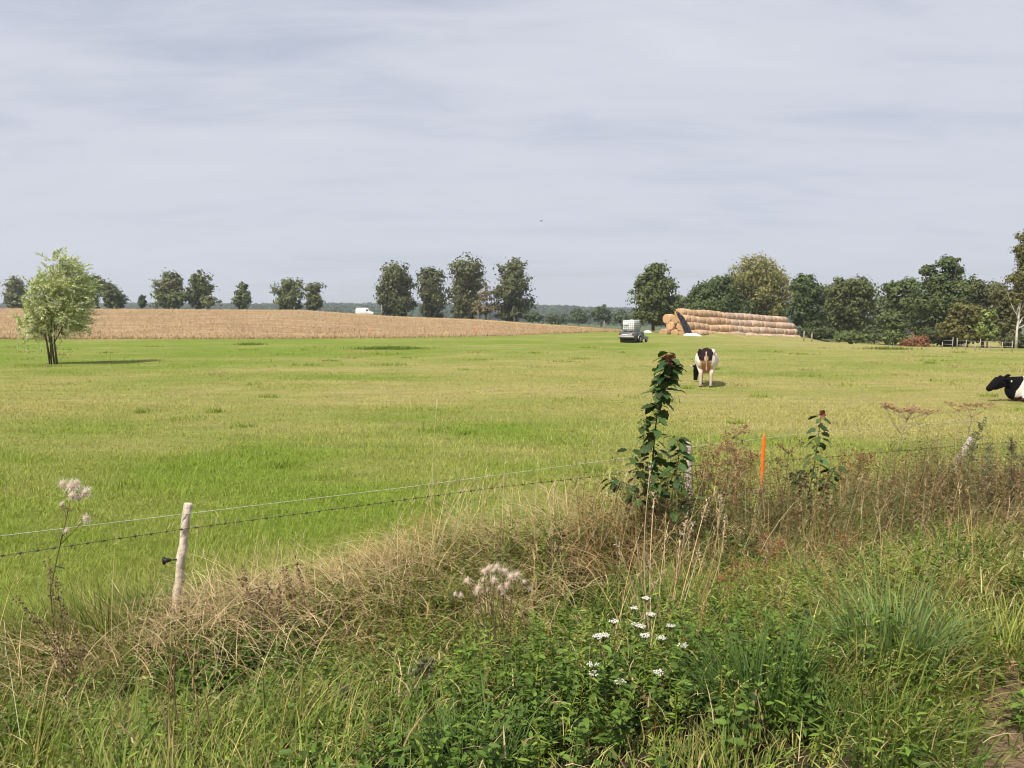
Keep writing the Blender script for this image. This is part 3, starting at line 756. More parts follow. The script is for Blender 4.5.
for (x, y, r) in heads:
    e = local(root, atY(x, y, 5.8 + RNG.normal(0, .03))); k = 4 if y < 500 else (3 if y < 515 else 2)
    ms.tube(stem_curve(Pm[k], e, .015, 4), [.003, .0025, .002, .002], 4, (.17, .12, .06), cap=False)
    mh = MB(); mh.ball(e - [0, 0, .012], (.010, .010, .014), (.13, .075, .045), 7, 5)
    fluff(mh, e, r * 5.8 / FPX * 1.5); mh.build('seed_head', M['fluff'], root)
for k in range(16):
    i = RNG.integers(0, 4); c = Pm[i] * .5 + Pm[i + 1] * .5
    D = np.array([RNG.normal(), RNG.normal(), .4]); lobed_leaf(ms, c, D, np.array([0, 0, 1.]), .07, .03, (.11, .10, .04), .6)
ms.build('stem', M['weed'], root)

b0 = base(497, 4.9)
root = empty('fluffy_thistle', b0, 'low thistle clump with pinkish white seed fluff amid the green weeds', 'thistle')
ms = MB()
for (x, y, r) in [(484, 572, 6), (489, 568, 6.5), (497, 567, 6), (504, 572, 7), (511, 577, 7), (494, 580, 6), (500, 588, 6), (507, 585, 6), (484, 580, 5), (478, 589, 7), (467, 581, 6), (455, 594, 4), (461, 595, 4), (517, 575, 6), (530, 589, 4), (524, 582, 4), (488, 590, 4), (503, 594, 5)]:
    e = local(root, atY(x, y, 4.9 + RNG.normal(0, .05)))
    ms.tube(stem_curve([RNG.normal(0, .03), RNG.normal(0, .03), -.02], e, .02, 4), [.004, .003, .0025, .002], 4, (.16, .12, .06), cap=False)
    mh = MB(); mh.ball(e - [0, 0, .01], (.008, .008, .012), (.17, .10, .06), 7, 5)
    fluff(mh, e, r * 4.9 / FPX * 1.1, 130, .2, (.74, .67, .59)); mh.build('seed_head', M['fluff'], root)
ms.build('stem', M['weed'], root)
b0 = base(748, 8.6)
root = empty('fluffy_thistle', b0, 'small pale tuft of seed fluff at the foot of the orange stake', 'thistle')
ms = MB()
for (x, y, r) in [(742, 494, 5), (748, 491, 6), (754, 493, 5), (759, 490, 4), (764, 488, 4)]:
    e = local(root, atY(x, y, 8.6)); ms.tube(stem_curve([0, 0, -.02], e, .02, 4), [.004, .003, .0025, .002], 4, (.16, .12, .06), cap=False)
    mh = MB(); fluff(mh, e, r * 8.6 / FPX * .8, 100, .2, (.60, .50, .45)); mh.build('seed_head', M['fluff'], root)
ms.build('stem', M['weed'], root)

# white yarrow
def yarrow(px, py, Y, label):
    Y = Y * (.85 if py < 630 else .80); tp = atY(px, py, Y); b = np.array([tp[0] + RNG.normal(0, .03), tp[1] + RNG.normal(0, .03), 0]); b[2] = float(h(b[0], b[1]))
    root = empty('yarrow_flower', b, label, 'flower', 'white yarrow flowers in the bank'); e = local(root, tp)
    ms, mf = MB(), MB()
    P = stem_curve([0, 0, -.02], e - [0, 0, .03], .03, 6); ms.tube(P, np.linspace(.0028, .002, 6), 4, (.11, .13, .05))
    for k in range(26):
        az = k * 2.4; r = .025 * math.sqrt((k + .5) / 26) * RNG.uniform(.85, 1.15); f = e + np.array([math.cos(az) * r, math.sin(az) * r, RNG.normal(0, .002)])
        ms.tube([P[-1], f], [.001, .0008], 3, (.12, .14, .06), cap=False)
        mf.ball(f, (.0045, .0045, .0025), jit_col((.76, .75, .68), 1, .05, .01)[0], 6, 4)
    ms.build('stem', M['weed'], root); mf.build('flower_head', M['fluff'], root)
for i, (x, y, Y, L) in enumerate([(646, 598, 5.0, 'white yarrow head set highest of its cluster near dry stalks'), (634, 608, 4.9, 'white yarrow head just below and left of highest one'), (651, 614, 4.75, 'white yarrow head at the foot of the dry stalks'), (614, 621, 4.6, 'white yarrow head on the left of the upper row'), (636, 624, 4.6, 'broad white yarrow head in the middle of the upper row'), (641, 626, 4.5, 'white yarrow head touching right of the broad middle head'),
        (671, 625, 4.6, 'white yarrow head right of dry stalk base'), (645, 635, 4.5, 'white yarrow head under the broad middle head'), (661, 638, 4.45, 'white yarrow head between lower dry stalks'), (683, 645, 4.4, 'white yarrow head furthest right near dry stalks'), (604, 635, 4.4, 'larger of two white yarrow heads left of the main cluster'), (598, 636, 4.35, 'smaller of two white yarrow heads left of the main cluster'), (593, 664, 4.0, 'white yarrow head low in the weeds, upper of the left pair'), (594, 673, 3.95, 'white yarrow head low in the weeds, lower of the left pair'), (620, 682, 3.9, 'lone white yarrow head low among green weeds'), (658, 672, 3.95, 'lone white yarrow head below and right of the main cluster')]):
    yarrow(x, y, Y, L)

# clump of dried tall stalks
def stalk_clump(px, Y, tops, label, col=(.46, .33, .20), pan=True):
    b = base(px, Y); root = empty('dried_stalk_clump', b, label, 'dried plant', None); ms, mp = MB(), MB()
    for (x0, x, y) in tops:
        e = local(root, atY(x, y, Y + RNG.normal(0, .15))); bb = local(root, base(x0, Y + RNG.normal(0, .08))); bb[2] -= .03
        P = stem_curve(bb, e, .05, 7); c = jit_col(col, 1, .15)[0]
        ms.tube(P, np.linspace(.0048, .0022, 7), 4, c)
        if pan:
            n = 26; f = RNG.uniform(-.1, .0, n); D = P[-1] - P[-2]; D = D / np.linalg.norm(D)
            pp = P[-1] + D[None] * RNG.uniform(-.10, .04, (n, 1)) + RNG.normal(0, .006, (n, 3))
            mp.leaves(pp, D[None] + RNG.normal(0, .5, (n, 3)), RNG.normal(size=(n, 3)), RNG.uniform(.015, .03, n), .007, jit_col((.48, .37, .25), n, .15), .1, .1)
    ms.build('stalk', M['straw'], root)
    if pan: mp.build('seed_sprays', M['straw'], root)
stalk_clump(660, 4.75, [(659, 650, 470), (660, 654, 498), (659, 637, 545), (656, 618, 545), (661, 648, 560), (668, 686, 520), (668, 692, 528), (672, 706, 505), (671, 720, 500), (674, 698, 555), (668, 665, 545), (676, 725, 520), (664, 680, 540), (666, 661, 575)], 'upright clump of pale dried stalks with feathery tips behind the yarrow')
stalk_clump(170, 3.5, [(170, 178, 640), (173, 186, 648), (166, 172, 655), (176, 203, 690), (168, 160, 700)], 'brown dried stalks standing at the bottom below the first post', (.24, .14, .08), False)
stalk_clump(585, 3.7, [(583, 570, 640), (586, 590, 645), (588, 600, 640), (590, 622, 640), (584, 575, 660)], 'small pale clump of bare dry stalks left of the yarrow', (.40, .31, .2), False)
stalk_clump(1000, 8.0, [(998, 1030, 488), (1000, 1000, 500), (1002, 1010, 495), (996, 985, 545), (1005, 1015, 520)], 'bundle of straw coloured stalks beside the mugwort at right edge', (.46, .36, .2), False)
stalk_clump(880, 6.6, [(880, 845, 548), (882, 815, 575), (878, 905, 552), (884, 915, 565), (880, 862, 540), (876, 840, 595), (884, 930, 590)], 'clump of arching straw stalks below the dried umbel', (.44, .35, .20), False)
stalk_clump(545, 5.0, [(545, 500, 612), (548, 515, 600), (542, 480, 622), (550, 575, 615), (546, 560, 600)], 'arching pale stalks just right of the low fluffy thistle', (.45, .36, .22), False)
stalk_clump(432, 10.5, [(430, 437, 400), (437, 444, 432)], 'two thin pale grass stems standing tall against the pasture', (.50, .45, .25), True)

# grass tussocks
def tussock(px, py, n, L, label, col, spread=.12):
    p = at(px, py); root_name = 'grass_tussock'; mb = MB()
    r = RNG.random(n) ** .5 * spread; a = RNG.uniform(0, 6.28, n); X = r * np.cos(a); Y = r * np.sin(a)
    c = jit_col(col, n, .16)
    mb.blades(np.stack([X, Y, h(X + p[0], Y + p[1]) - p[2] - .02], -1), L * RNG.uniform(.5, 1.15, n), RNG.uniform(.005, .009, n), a + RNG.normal(0, .7, n), RNG.uniform(.1, .75, n), RNG.uniform(.05, .5, n), c, segs=5, tip=c * [1.25, 1.1, 1.0])
    o = mb.build(root_name, M['grass']); o.location = tuple(float(v) for v in p)
    tag(o, label, 'grass tussock', 'grass tussocks on the bank')
tussock(893, 672, 520, .62, 'large blue green grass tussock on the bank below the dried umbel', (.155, .225, .075), .22)
tussock(760, 715, 420, .55, 'dark green tussock beside the bottom weeds right of centre', (.075, .135, .032), .20)
tussock(900, 752, 420, .30, 'low dark green tussock at the edge of the bare patch', (.11, .18, .04), .26)
tussock(690, 660, 200, .42, 'light green tussock right of the yarrow flowers', (.17, .235, .06), .13)
tussock(470, 775, 320, .40, 'deep green tussock at the bottom edge near the middle', (.09, .15, .04), .2)
tussock(1000, 655, 300, .45, 'yellow green tussock on the bank at the right picture edge', (.22, .26, .06), .24)

# ------------------------------------------------------------------ fence
def post(top, bot, r, label, ins=None, mat='post'):
    t = on_fence(*top); b = on_fence(*bot); L = np.linalg.norm(t - b); b = b - (t - b) / L * .25
    root = empty('fence_post', b, label, 'fence post', 'wooden fence posts along the pasture')
    mb = MB(); n = 14; P = np.linspace([0, 0, 0], t - b, n); P[:, :2] += RNG.normal(0, .003, (n, 2))
    P = np.vstack([P, P[-1] + (P[-1] - P[-2]) * .06]); rr = np.append(r * (1 + .06 * RNG.normal(size=n)) * np.linspace(1.06, .96, n), r * .8)
    mb.tube(P, rr, 12, (.5, .4, .3))
    o = mb.build('post_shaft', M[mat], root, False)
    me = o.data; co = np.zeros(len(me.vertices) * 3, np.float32); me.vertices.foreach_get('co', co); co = co.reshape(-1, 3)
    ang = np.arange(len(co)) % 12
    co[:, :2] *= 1 ; co[:, :2] += RNG.normal(0, r * .05, (len(co), 2)); me.vertices.foreach_set('co', co.ravel())
    if ins:
        c = on_fence(*ins, .02) - b; i = MB(); i.tube([c + [.0, 0, 0], c + [-.03, -.01, 0], c + [-.05, -.02, .0]], [.012, .02, .022], 8); i.tube([c + [-.05, -.02, -.03], c + [-.05, -.02, .03]], [.014, .014], 8)
        i.tube([c, c + [.05, .02, 0]], [.006, .006], 6)
        i.build('insulator', M['black'], root)
    return root
post((188, 504), (175, 616), .038, 'weathered wooden fence post at left with a black insulator', (171, 560))
post((687, 442), (690, 512), .047, 'pale wooden fence post behind the tall lobed leaf plant')
post((972, 438), (941, 490), .050, 'grey wooden fence post leaning steeply to the right', (953, 465), 'greywood')

def wire(pts, r, mat, name, label, barbs=False, sag=.0):
    P = np.array([on_fence(x, y, .045) for x, y in pts]); Q = []
    for a, b in zip(P[:-1], P[1:]):
        for f in np.linspace(0, 1, 8, endpoint=False): Q.append(a * (1 - f) + b * f - np.array([0, 0, sag * math.sin(f * math.pi)]))
    Q.append(P[-1]); Q = np.array(Q)
    mb = MB(); mb.tube(Q - Q[0], r, 5)
    root = empty(name, Q[0], label, 'wire', 'wires of the pasture fence')
    if barbs:
        mbb = mb; D = np.linalg.norm(np.diff(Q, axis=0), axis=1); tot = D.sum(); acc = np.concatenate([[0], np.cumsum(D)])
        for d in np.arange(.05, tot, .115):
            c = np.array([np.interp(d, acc, Q[:, k]) for k in range(3)]) - Q[0]; a = RNG.uniform(0, 6)
            u = np.array([math.sin(a) * .4, math.sin(a) * .4, math.cos(a)]) * .017; v = np.array([math.cos(a) * .4, math.cos(a) * .4, -math.sin(a)]) * .017
            mbb.tube([c - u, c + u], .0026, 4); mbb.tube([c - v, c + v], .0026, 4)
            e = FT * .014; mbb.tube([c - [e[0], e[1], 0], c + [e[0], e[1], 0]], .0055, 5)
    mb.build('strand', mat, root)
wire([(-160, 552), (0, 536), (184, 514), (400, 488), (610, 460), (690, 447), (800, 434), (968, 421), (1080, 413)], .0030, M['wire'], 'smooth_wire', 'pale smooth upper wire running between the fence posts')
wire([(-160, 578), (0, 556), (184, 529), (290, 515), (500, 487), (690, 466), (830, 457), (968, 445), (1080, 438)], .0024, M['barb'], 'barbed_wire', 'dark barbed lower wire running between the fence posts', True)

# orange stake
b = on_fence(760, 512, .15); b[2] = float(h(b[0], b[1])) - .1; t = on_fence(764, 434, .15)
root = empty('marker_stake', b, 'bright orange plastic stake standing upright by the fence', 'stake')
mb = MB(); v = t - b; mb.tube([[0, 0, 0], v * .35, v * .5], [.012, .012, .012], 8, ry=[.012] * 3); mb.build('stake_foot', M['greywood'], root)
mb = MB(); P = np.array([v * f for f in (.42, .5, .6, .7, .8, .9, .97, 1.0)]); P[:, 0] += np.array([0, .004, -.003, .005, -.002, .004, 0, 0]); mb.tube(P, [.017, .020, .019, .021, .020, .020, .017, .007], 8, ry=[.012] * 8); mb.build('stake_sleeve', M['orange'], root)

# ------------------------------------------------------------------ trees
TREE_GREEN = (.055, .078, .026)
def tree(name, label, px, ytop, ybase, Y, lobes, n, leaf, col0, group=None, trunk=(.22, .0), cat='tree', bark='bark', up=.35, zbase=None, twigs=26, drop=0., asp=.62, base_r=None, colv=.13):
    """lobes: (x offset px, y px, half-width px, half-height px[, colour]) measured at the tree's own distance Y"""
    b = base(px, Y); n = int(n * 2.0); leaf *= .88; col = np.array(col0) * [2.0, 1.9, 1.5]
    root = empty(name, b, label, cat, group); k = Y / FPX
    mc, mt = MB(), MB()
    if name in ('poplar_tree', 'ridge_tree'):
        wm = max(l[2] for l in lobes); lobes = list(lobes) + [(-wm * .35, ybase - 5, wm * .55, 6), (wm * .4, ybase - 4, wm * .5, 5)]
    tot = sum(l[2] * l[3] for l in lobes)
    cents = []
    for l in lobes:
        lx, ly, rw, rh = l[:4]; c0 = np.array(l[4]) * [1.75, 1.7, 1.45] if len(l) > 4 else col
        c = local(root, atY(px + lx, ly, Y)); c[1] = RNG.normal(0, .25) * rw * k; cents.append((c, rw * k, rh * k))
        nl = int(n * l[2] * l[3] / tot); nc = max(6, nl // twigs)
        D = unit(RNG.normal(size=(nc, 3))); rad = RNG.uniform(.2, 1.0, nc) ** .6 * (.92 + .17 * RNG.normal(size=nc))
        tc = c + D * rad[:, None] * np.array([rw, rw * .9, rh]) * k
        tr = .19 * min(rw, rh) * k * RNG.uniform(.6, 1.5, nc)
        m = max(3, nl // nc); i = np.repeat(np.arange(nc), m)
        P = tc[i] + RNG.normal(size=(nc * m, 3)) * tr[i][:, None] * np.array([1, 1, .75])
        P[:, 2] -= drop * np.abs(RNG.normal(size=len(P))) * rh * k * .35
        P[:, 2] = np.maximum(P[:, 2], .05)
        Nn = unit(P - tc[i]) * .75 + unit(P - c) * .4 + RNG.normal(size=P.shape) * .38 + np.array([0, 0, up])
        cc = (1 + colv * RNG.normal(size=(nc, 1)))[i] * jit_col(c0, nc * m, .10, .05)
        V, F, C = quads(P, Nn, leaf * RNG.uniform(.6, 1.3, len(P)), np.clip(cc, .01, 1), asp); mc.add(V, [F], C)
    top = max(c[2] + r * .5 for c, _, r in cents); H = top
    r0 = base_r or max(.06, H * trunk[0] * .1)
    ctr = np.mean([c for c, _, _ in cents], 0)
    P = np.array([[0, 0, -.2], [.0, 0, H * .15], [ctr[0] * .3, 0, H * .4], [ctr[0] * .7, 0, H * .65], [ctr[0], 0, H * .9]])
    mt.tube(P, [r0 * 1.3, r0, r0 * .8, r0 * .5, r0 * .15], 8, (.1, .08, .05))
    for (c, rw, rh) in cents:
        for q in range(3):
            e = c + RNG.normal(0, .45, 3) * np.array([rw, rw, rh]); z0 = max(.12 * H, min(e[2] * .55, H * .6)); st = np.array([np.interp(z0, P[:, 2], P[:, 0]), 0, z0])
            mt.tube(stem_curve(st, e, .05 * H * .3, 5), np.linspace(r0 * .42, r0 * .08, 5), 5, (.1, .08, .05))
    mt.build('trunk', M[bark], root); mc.build('crown', M['leaf'], root)
    return root
GA = 'trees along the ridge behind the stubble field'; GB = 'trees behind the straw stack and along the right'
GREY = (.085, .098, .055); DK = (.050, .066, .026); DKG = (.040, .058, .024)

# row on the ridge, left part
tree('ridge_tree', 'pale grey green tree at the far left edge of the ridge', 15, 276, 308, 205, [(0, 288, 10, 11), (-2, 297, 9, 8)], 1500, .42, GREY, GA)
tree('ridge_tree', 'dark rounded tree partly hidden behind the lone willow', 91, 272, 308, 200, [(-2, 284, 11, 11), (6, 288, 9, 10), (-6, 296, 10, 10)], 2000, .40, DK, GA)
tree('ridge_tree', 'smaller dark tree just right of the one behind the willow', 113, 282, 308, 200, [(0, 292, 9, 9), (2, 300, 10, 7)], 1400, .40, (.060, .075, .032), GA)
tree('ridge_conifer', 'very small dark conical tree standing alone on the ridge', 143, 294, 309, 205, [(0, 298, 3, 4), (0, 303, 5, 4)], 500, .32, (.035, .052, .024), GA)
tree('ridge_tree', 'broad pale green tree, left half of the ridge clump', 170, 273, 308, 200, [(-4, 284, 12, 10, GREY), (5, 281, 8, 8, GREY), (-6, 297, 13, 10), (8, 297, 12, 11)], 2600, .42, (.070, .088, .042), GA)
tree('ridge_tree', 'darker taller tree, right half of the ridge clump', 200, 270, 308, 202, [(0, 280, 10, 9), (3, 290, 10, 11), (-6, 297, 9, 10)], 2000, .40, DK, GA)
tree('ridge_bush', 'small grey bush at the foot of the ridge clump', 211, 294, 309, 195, [(0, 301, 7, 6)], 500, .35, (.085, .10, .055), GA, cat='bush')
tree('ridge_conifer', 'small pointed tree between the two ridge clumps', 243, 281, 309, 200, [(0, 287, 4, 5), (0, 294, 7, 6), (0, 302, 10, 7)], 1300, .38, (.062, .080, .040), GA)
tree('ridge_tree', 'rounded grey green tree left of the white van', 290, 278, 310, 200, [(-3, 288, 11, 9), (4, 290, 10, 10), (-2, 300, 13, 9)], 2100, .40, (.066, .082, .040), GA)
tree('ridge_tree', 'narrower tree touching the rounded one left of the white van', 314, 282, 311, 200, [(0, 291, 8, 8), (1, 301, 9, 8)], 1300, .40, (.068, .082, .042), GA)
# the four big poplars
tree('poplar_tree', 'leftmost of the four big poplars on the ridge, broad and round', 396, 262, 317, 200, [(0, 275, 15, 12), (5, 284, 14, 12), (-7, 291, 13, 13), (6, 302, 15, 11), (-8, 304, 10, 9)], 4200, .42, (.058, .068, .032), GA)
tree('poplar_tree', 'smallest of the four big poplars, second from the left', 431, 266, 318, 200, [(1, 278, 12, 11), (-3, 290, 12, 11), (4, 298, 13, 11), (-1, 307, 10, 8)], 3200, .42, (.052, .062, .030), GA)
tree('poplar_tree', 'tall poplar third from the left in the ridge row', 466, 257, 319, 200, [(0, 270, 17, 12), (3, 281, 16, 12), (-4, 293, 16, 12), (4, 303, 14, 10), (-6, 309, 9, 7)], 4400, .42, (.060, .070, .034), GA)
tree('poplar_tree', 'rightmost of the four big poplars with drooping right side', 512, 258, 320, 200, [(0, 271, 15, 12), (4, 283, 17, 12), (-4, 293, 17, 12), (6, 303, 18, 11), (0, 312, 17, 7)], 4600, .42, (.060, .070, .034), GA)
tree('ridge_bush', 'thin brownish bush between the two right poplars', 486, 285, 319, 196, [(0, 296, 8, 9), (-4, 308, 12, 8), (5, 310, 10, 7)], 700, .34, (.11, .095, .06), GA, cat='bush')
# bushes beyond the end of the stubble
for i, (x, y, w, hh, Y, L) in enumerate([(553, 319, 13, 6, 300, 'low dark far bush nearest the rightmost poplar'), (578, 316, 10, 8, 290, 'dark rounded far bush in middle of the gap'), (600, 314, 10, 8, 280, 'tallest dark far bush left of the water tank'), (621, 318, 10, 7, 270, 'dark far bush just above the water tank'), (532, 316, 9, 5, 260, 'low green far bush touching rightmost poplar')]):
    tree('far_bush', L, x, y - hh, y + hh, Y, [(0, y, w, hh), (w * .6, y + 2, w * .6, hh * .7)], 700, .55, (.045, .062, .032), 'dark bushes beyond the stubble field', cat='bush')
# right hand group
tree('alder_tree', 'dark pyramid shaped tree standing just left of the straw stack', 653, 261, 327, 128, [(2, 272, 11, 9), (-3, 283, 16, 11), (8, 288, 15, 12), (-6, 298, 18, 12), (8, 305, 18, 12), (-8, 314, 19, 10), (8, 318, 20, 9)], 6000, .30, DK, GB)
tree('ash_tree', 'low dark tree behind the left end of the straw stack', 703, 281, 322, 132, [(-4, 296, 15, 12), (7, 293, 14, 11), (0, 308, 24, 12)], 3500, .31, (.044, .062, .026), GB)
WP = (.155, .155, .070)
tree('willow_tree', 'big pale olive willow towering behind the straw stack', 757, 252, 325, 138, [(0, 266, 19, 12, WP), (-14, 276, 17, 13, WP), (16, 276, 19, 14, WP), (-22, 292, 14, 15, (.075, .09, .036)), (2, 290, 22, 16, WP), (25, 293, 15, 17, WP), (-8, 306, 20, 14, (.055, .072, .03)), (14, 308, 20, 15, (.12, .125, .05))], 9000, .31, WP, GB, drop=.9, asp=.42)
tree('ash_tree', 'very dark tree in front of the big willow', 722, 272, 325, 131, [(0, 288, 13, 14), (3, 304, 16, 13)], 2600, .30, DKG, GB)
tree('ash_tree', 'dark upright tree just right of the big willow', 806, 271, 330, 126, [(-2, 284, 11, 11), (5, 294, 14, 13), (-5, 306, 13, 13), (5, 318, 18, 12)], 4200, .29, DKG, GB)
tree('round_crown_tree', 'rounded green tree between dark upright tree and sky gap', 850, 277, 334, 122, [(-10, 291, 14, 12), (6, 289, 17, 12), (16, 300, 11, 14), (-4, 306, 20, 14), (4, 322, 24, 12)], 5600, .29, (.060, .074, .032), GB)
tree('round_crown_tree', 'tree with open lower crown beside the sky gap', 902, 280, 338, 112, [(-8, 289, 13, 9), (8, 286, 13, 9), (-4, 303, 14, 9), (10, 310, 14, 14), (-8, 322, 16, 12)], 3800, .27, (.052, .070, .030), GB)
tree('tall_crown_tree', 'tallest dark tree with a forked top left of the birch', 945, 257, 340, 106, [(-18, 270, 9, 6), (2, 264, 12, 8), (9, 271, 9, 7), (-8, 284, 15, 11), (10, 288, 15, 13), (-18, 302, 18, 15), (4, 308, 20, 16), (-10, 326, 22, 12)], 7000, .27, (.050, .068, .028), GB)
tree('round_crown_tree', 'dull grey green tree behind the yellowish one', 983, 277, 342, 104, [(-6, 290, 14, 10), (8, 292, 14, 10), (0, 306, 20, 14), (6, 324, 20, 12)], 4000, .27, (.066, .076, .040), GB)
tree('background_tree', 'dull green tree filling the gap behind the dark upright tree', 829, 284, 332, 150, [(-8, 296, 14, 11), (8, 299, 14, 12), (0, 314, 20, 14)], 2600, .36, (.058, .072, .036), GB)
tree('background_tree', 'dull green tree filling the sky gap behind the open crowns', 884, 296, 336, 150, [(-6, 308, 13, 11), (8, 306, 13, 11), (0, 322, 20, 13)], 2400, .36, (.060, .074, .040), GB)
tree('background_tree', 'dull green tree behind the left end of the straw stack', 686, 292, 326, 160, [(-6, 304, 12, 10), (8, 306, 12, 10), (0, 316, 18, 9)], 1800, .38, (.058, .074, .036), GB)
tree('background_tree', 'dull green tree behind tallest tree and olive one', 990, 284, 344, 130, [(-22, 296, 14, 12), (0, 296, 16, 12), (16, 304, 14, 14), (-10, 320, 26, 16)], 3400, .32, (.058, .070, .036), GB)
tree('yellowing_tree', 'yellowish brown low tree standing left of the birch', 968, 302, 348, 92, [(-4, 314, 14, 10), (6, 318, 14, 11), (-8, 328, 16, 11), (8, 334, 16, 9)], 3600, .24, (.076, .076, .030), GB)
tree('sapling_tree', 'light green leafy sapling in front of the dark trees', 988, 306, 346, 88, [(0, 316, 6, 8), (-3, 325, 8, 7), (4, 334, 8, 8)], 1100, .20, (.095, .122, .045), GB)
tree('olive_tree', 'olive brown tree filling the space left of the birch trunk', 1006, 288, 350, 92, [(0, 300, 11, 11), (6, 314, 14, 12), (-4, 328, 15, 11), (6, 340, 16, 8)], 3600, .24, (.058, .062, .026), GB)
tree('birch_tree', 'tall birch with a white trunk at the right picture edge', 1017, 225, 350, 74, [(14, 236, 9, 10), (6, 250, 10, 9), (14, 262, 13, 11), (2, 277, 12, 9), (14, 290, 15, 12), (0, 296, 9, 8), (16, 312, 13, 11)], 4200, .17, (.075, .078, .035), GB, bark='birch', base_r=.10, drop=.4)
tree('thicket_bush', 'dark low bush just right of the straw stack end', 815, 322, 341, 118, [(-4, 332, 12, 8), (10, 333, 12, 7)], 1100, .24, (.040, .055, .024), GB, cat='bush')
tree('thicket_bush', 'dark low bush filling the gap under the open crown', 875, 326, 343, 116, [(-6, 335, 12, 7), (8, 335, 12, 7)], 1000, .24, (.045, .060, .026), GB, cat='bush')
tree('thicket_bush', 'low green bush between the straw stack and the white trestles', 850, 326, 345, 106, [(-6, 336, 14, 6), (10, 337, 12, 5)], 900, .22, (.060, .085, .034), GB, cat='bush')
tree('thicket_bush', 'green bush just left of the russet shrub', 893, 328, 344, 98, [(-4, 337, 11, 7), (8, 338, 9, 6)], 800, .2, (.070, .095, .040), GB, cat='bush')
tree('thicket_bush', 'dark undergrowth bush right of the russet shrub', 945, 325, 347, 96, [(-10, 336, 15, 10), (10, 338, 16, 9)], 1300, .22, (.040, .052, .024), GB, cat='bush')
tree('thicket_bush', 'dark bush closing the gap at the birch foot', 1012, 332, 350, 84, [(0, 341, 14, 8), (14, 340, 10, 8)], 1000, .2, (.042, .048, .024), GB, cat='bush')
tree('russet_shrub', 'russet brown leafless looking shrub in front of the right trees', 915, 336, 349, 70, [(-8, 343, 8, 5), (4, 341, 10, 6), (12, 345, 6, 4)], 1800, .10, (.125, .064, .042), None, cat='bush')

# the lone willow in the pasture
b = base(52, 40.5); root = empty('lone_willow', b, 'bushy silver green young willow standing alone in the pasture at left', 'tree')
k = 40.5 / FPX; mt, mc = MB(), MB(); n_tot = 30000
def wp(x, y, dy=0): p = local(root, atY(x, y, 40.5)); p[1] += dy; return p
for (x0, x1, y1) in ((47, 38, 300), (51, 50, 290), (54, 62, 295), (52, 58, 275), (49, 45, 285), (55, 74, 312), (48, 28, 318)):
    P = np.array([[(x0 - 51) * k, RNG.normal(0, .08), -.1], wp((x0 + 51) / 2 + .10 * (x1 - x0), 342, RNG.normal(0, .06)), wp(x0 + .45 * (x1 - x0), 322, RNG.normal(0, .2)), wp(x1, y1, RNG.normal(0, .5))])
    mt.tube(P, [.038, .035, .026, .012], 7, (.1, .08, .05))
lob = [(64, 258, 7, 8), (60, 270, 12, 10), (72, 268, 6, 7), (50, 282, 16, 12), (68, 282, 14, 12), (36, 290, 11, 12), (78, 288, 10, 11), (54, 298, 20, 13), (34, 308, 13, 13), (74, 306, 14, 13), (54, 316, 20, 10), (30, 321, 9, 10), (39, 328, 9, 8), (68, 321, 10, 7), (20, 325, 6, 8)]
tot = sum(l[2] * l[3] for l in lob)
for (x, y, rw, rh) in lob:
    c = wp(51 + (x - 51) * .95, y + 5, RNG.normal(0, .35)); nl = int(n_tot * rw * rh / tot); m = 34; nc = nl // m
    D = unit(RNG.normal(size=(nc, 3))); st = c + D * (RNG.uniform(.1, 1, nc) ** .5)[:, None] * np.array([rw * .84, rw, rh]) * k * .85
    # each shoot streams upwards and to the right in the wind
    sd = unit(D * .5 + np.array([.50, 0, .34]) + RNG.normal(0, .28, (nc, 3))); ln = RNG.uniform(.45, 1.05, nc)
    i = np.repeat(np.arange(nc), m); f = np.tile(np.linspace(.05, 1, m), nc)
    P = st[i] + sd[i] * (ln[i] * f)[:, None] + RNG.normal(0, .02, (nc * m, 3)) - np.array([0, 0, .20]) * (f ** 2 * ln[i])[:, None]
    Dl = sd[i] + RNG.normal(0, .55, P.shape)
    under = RNG.random(len(P)) < .42
    cc = np.where(under[:, None], np.array([.70, .72, .48]), np.array([.31, .36, .12])) * (1 + .18 * RNG.normal(size=(len(P), 1))) * (1 + .12 * RNG.normal(size=(nc, 1)))[i]
    mc.leaves(P, Dl, RNG.normal(size=P.shape) + np.array([0, 0, .5]), RNG.uniform(.11, .20, len(P)), .042, np.clip(cc, .01, 1), .1, .05)
mt.build('trunk', M['bark'], root); mc.build('crown', M['leaf'], root)

# far wooded hills
def forest():
    n = 5200; Y = RNG.uniform(820, 1650, n); X = RNG.uniform(-1.0, .55, n) * Y
    P0 = np.stack([X, Y, h(X, Y)], -1); R0 = RNG.uniform(4, 8, n); m = 14; i = np.repeat(np.arange(n), m)
    D = unit(RNG.normal(size=(n * m, 3))); D[:, 2] = np.abs(D[:, 2])
    P = P0[i] + D * R0[i][:, None] * np.array([1, 1, 1.15]) + [0, 0, 1]
    c = np.clip(np.array([.050, .080, .036]) * (1 + .2 * RNG.normal(size=(n, 1)))[i] * (1 + .1 * RNG.normal(size=(n * m, 1))), .01, 1)
    V, F, C = quads(P, D + RNG.normal(0, .3, P.shape) + [0, 0, .3], 3.2, c)
    tag(mk('distant_forest', V, [F], M['leaf'], C), 'wooded hills on the horizon, blue with distance', 'forest', kind='stuff')
forest()

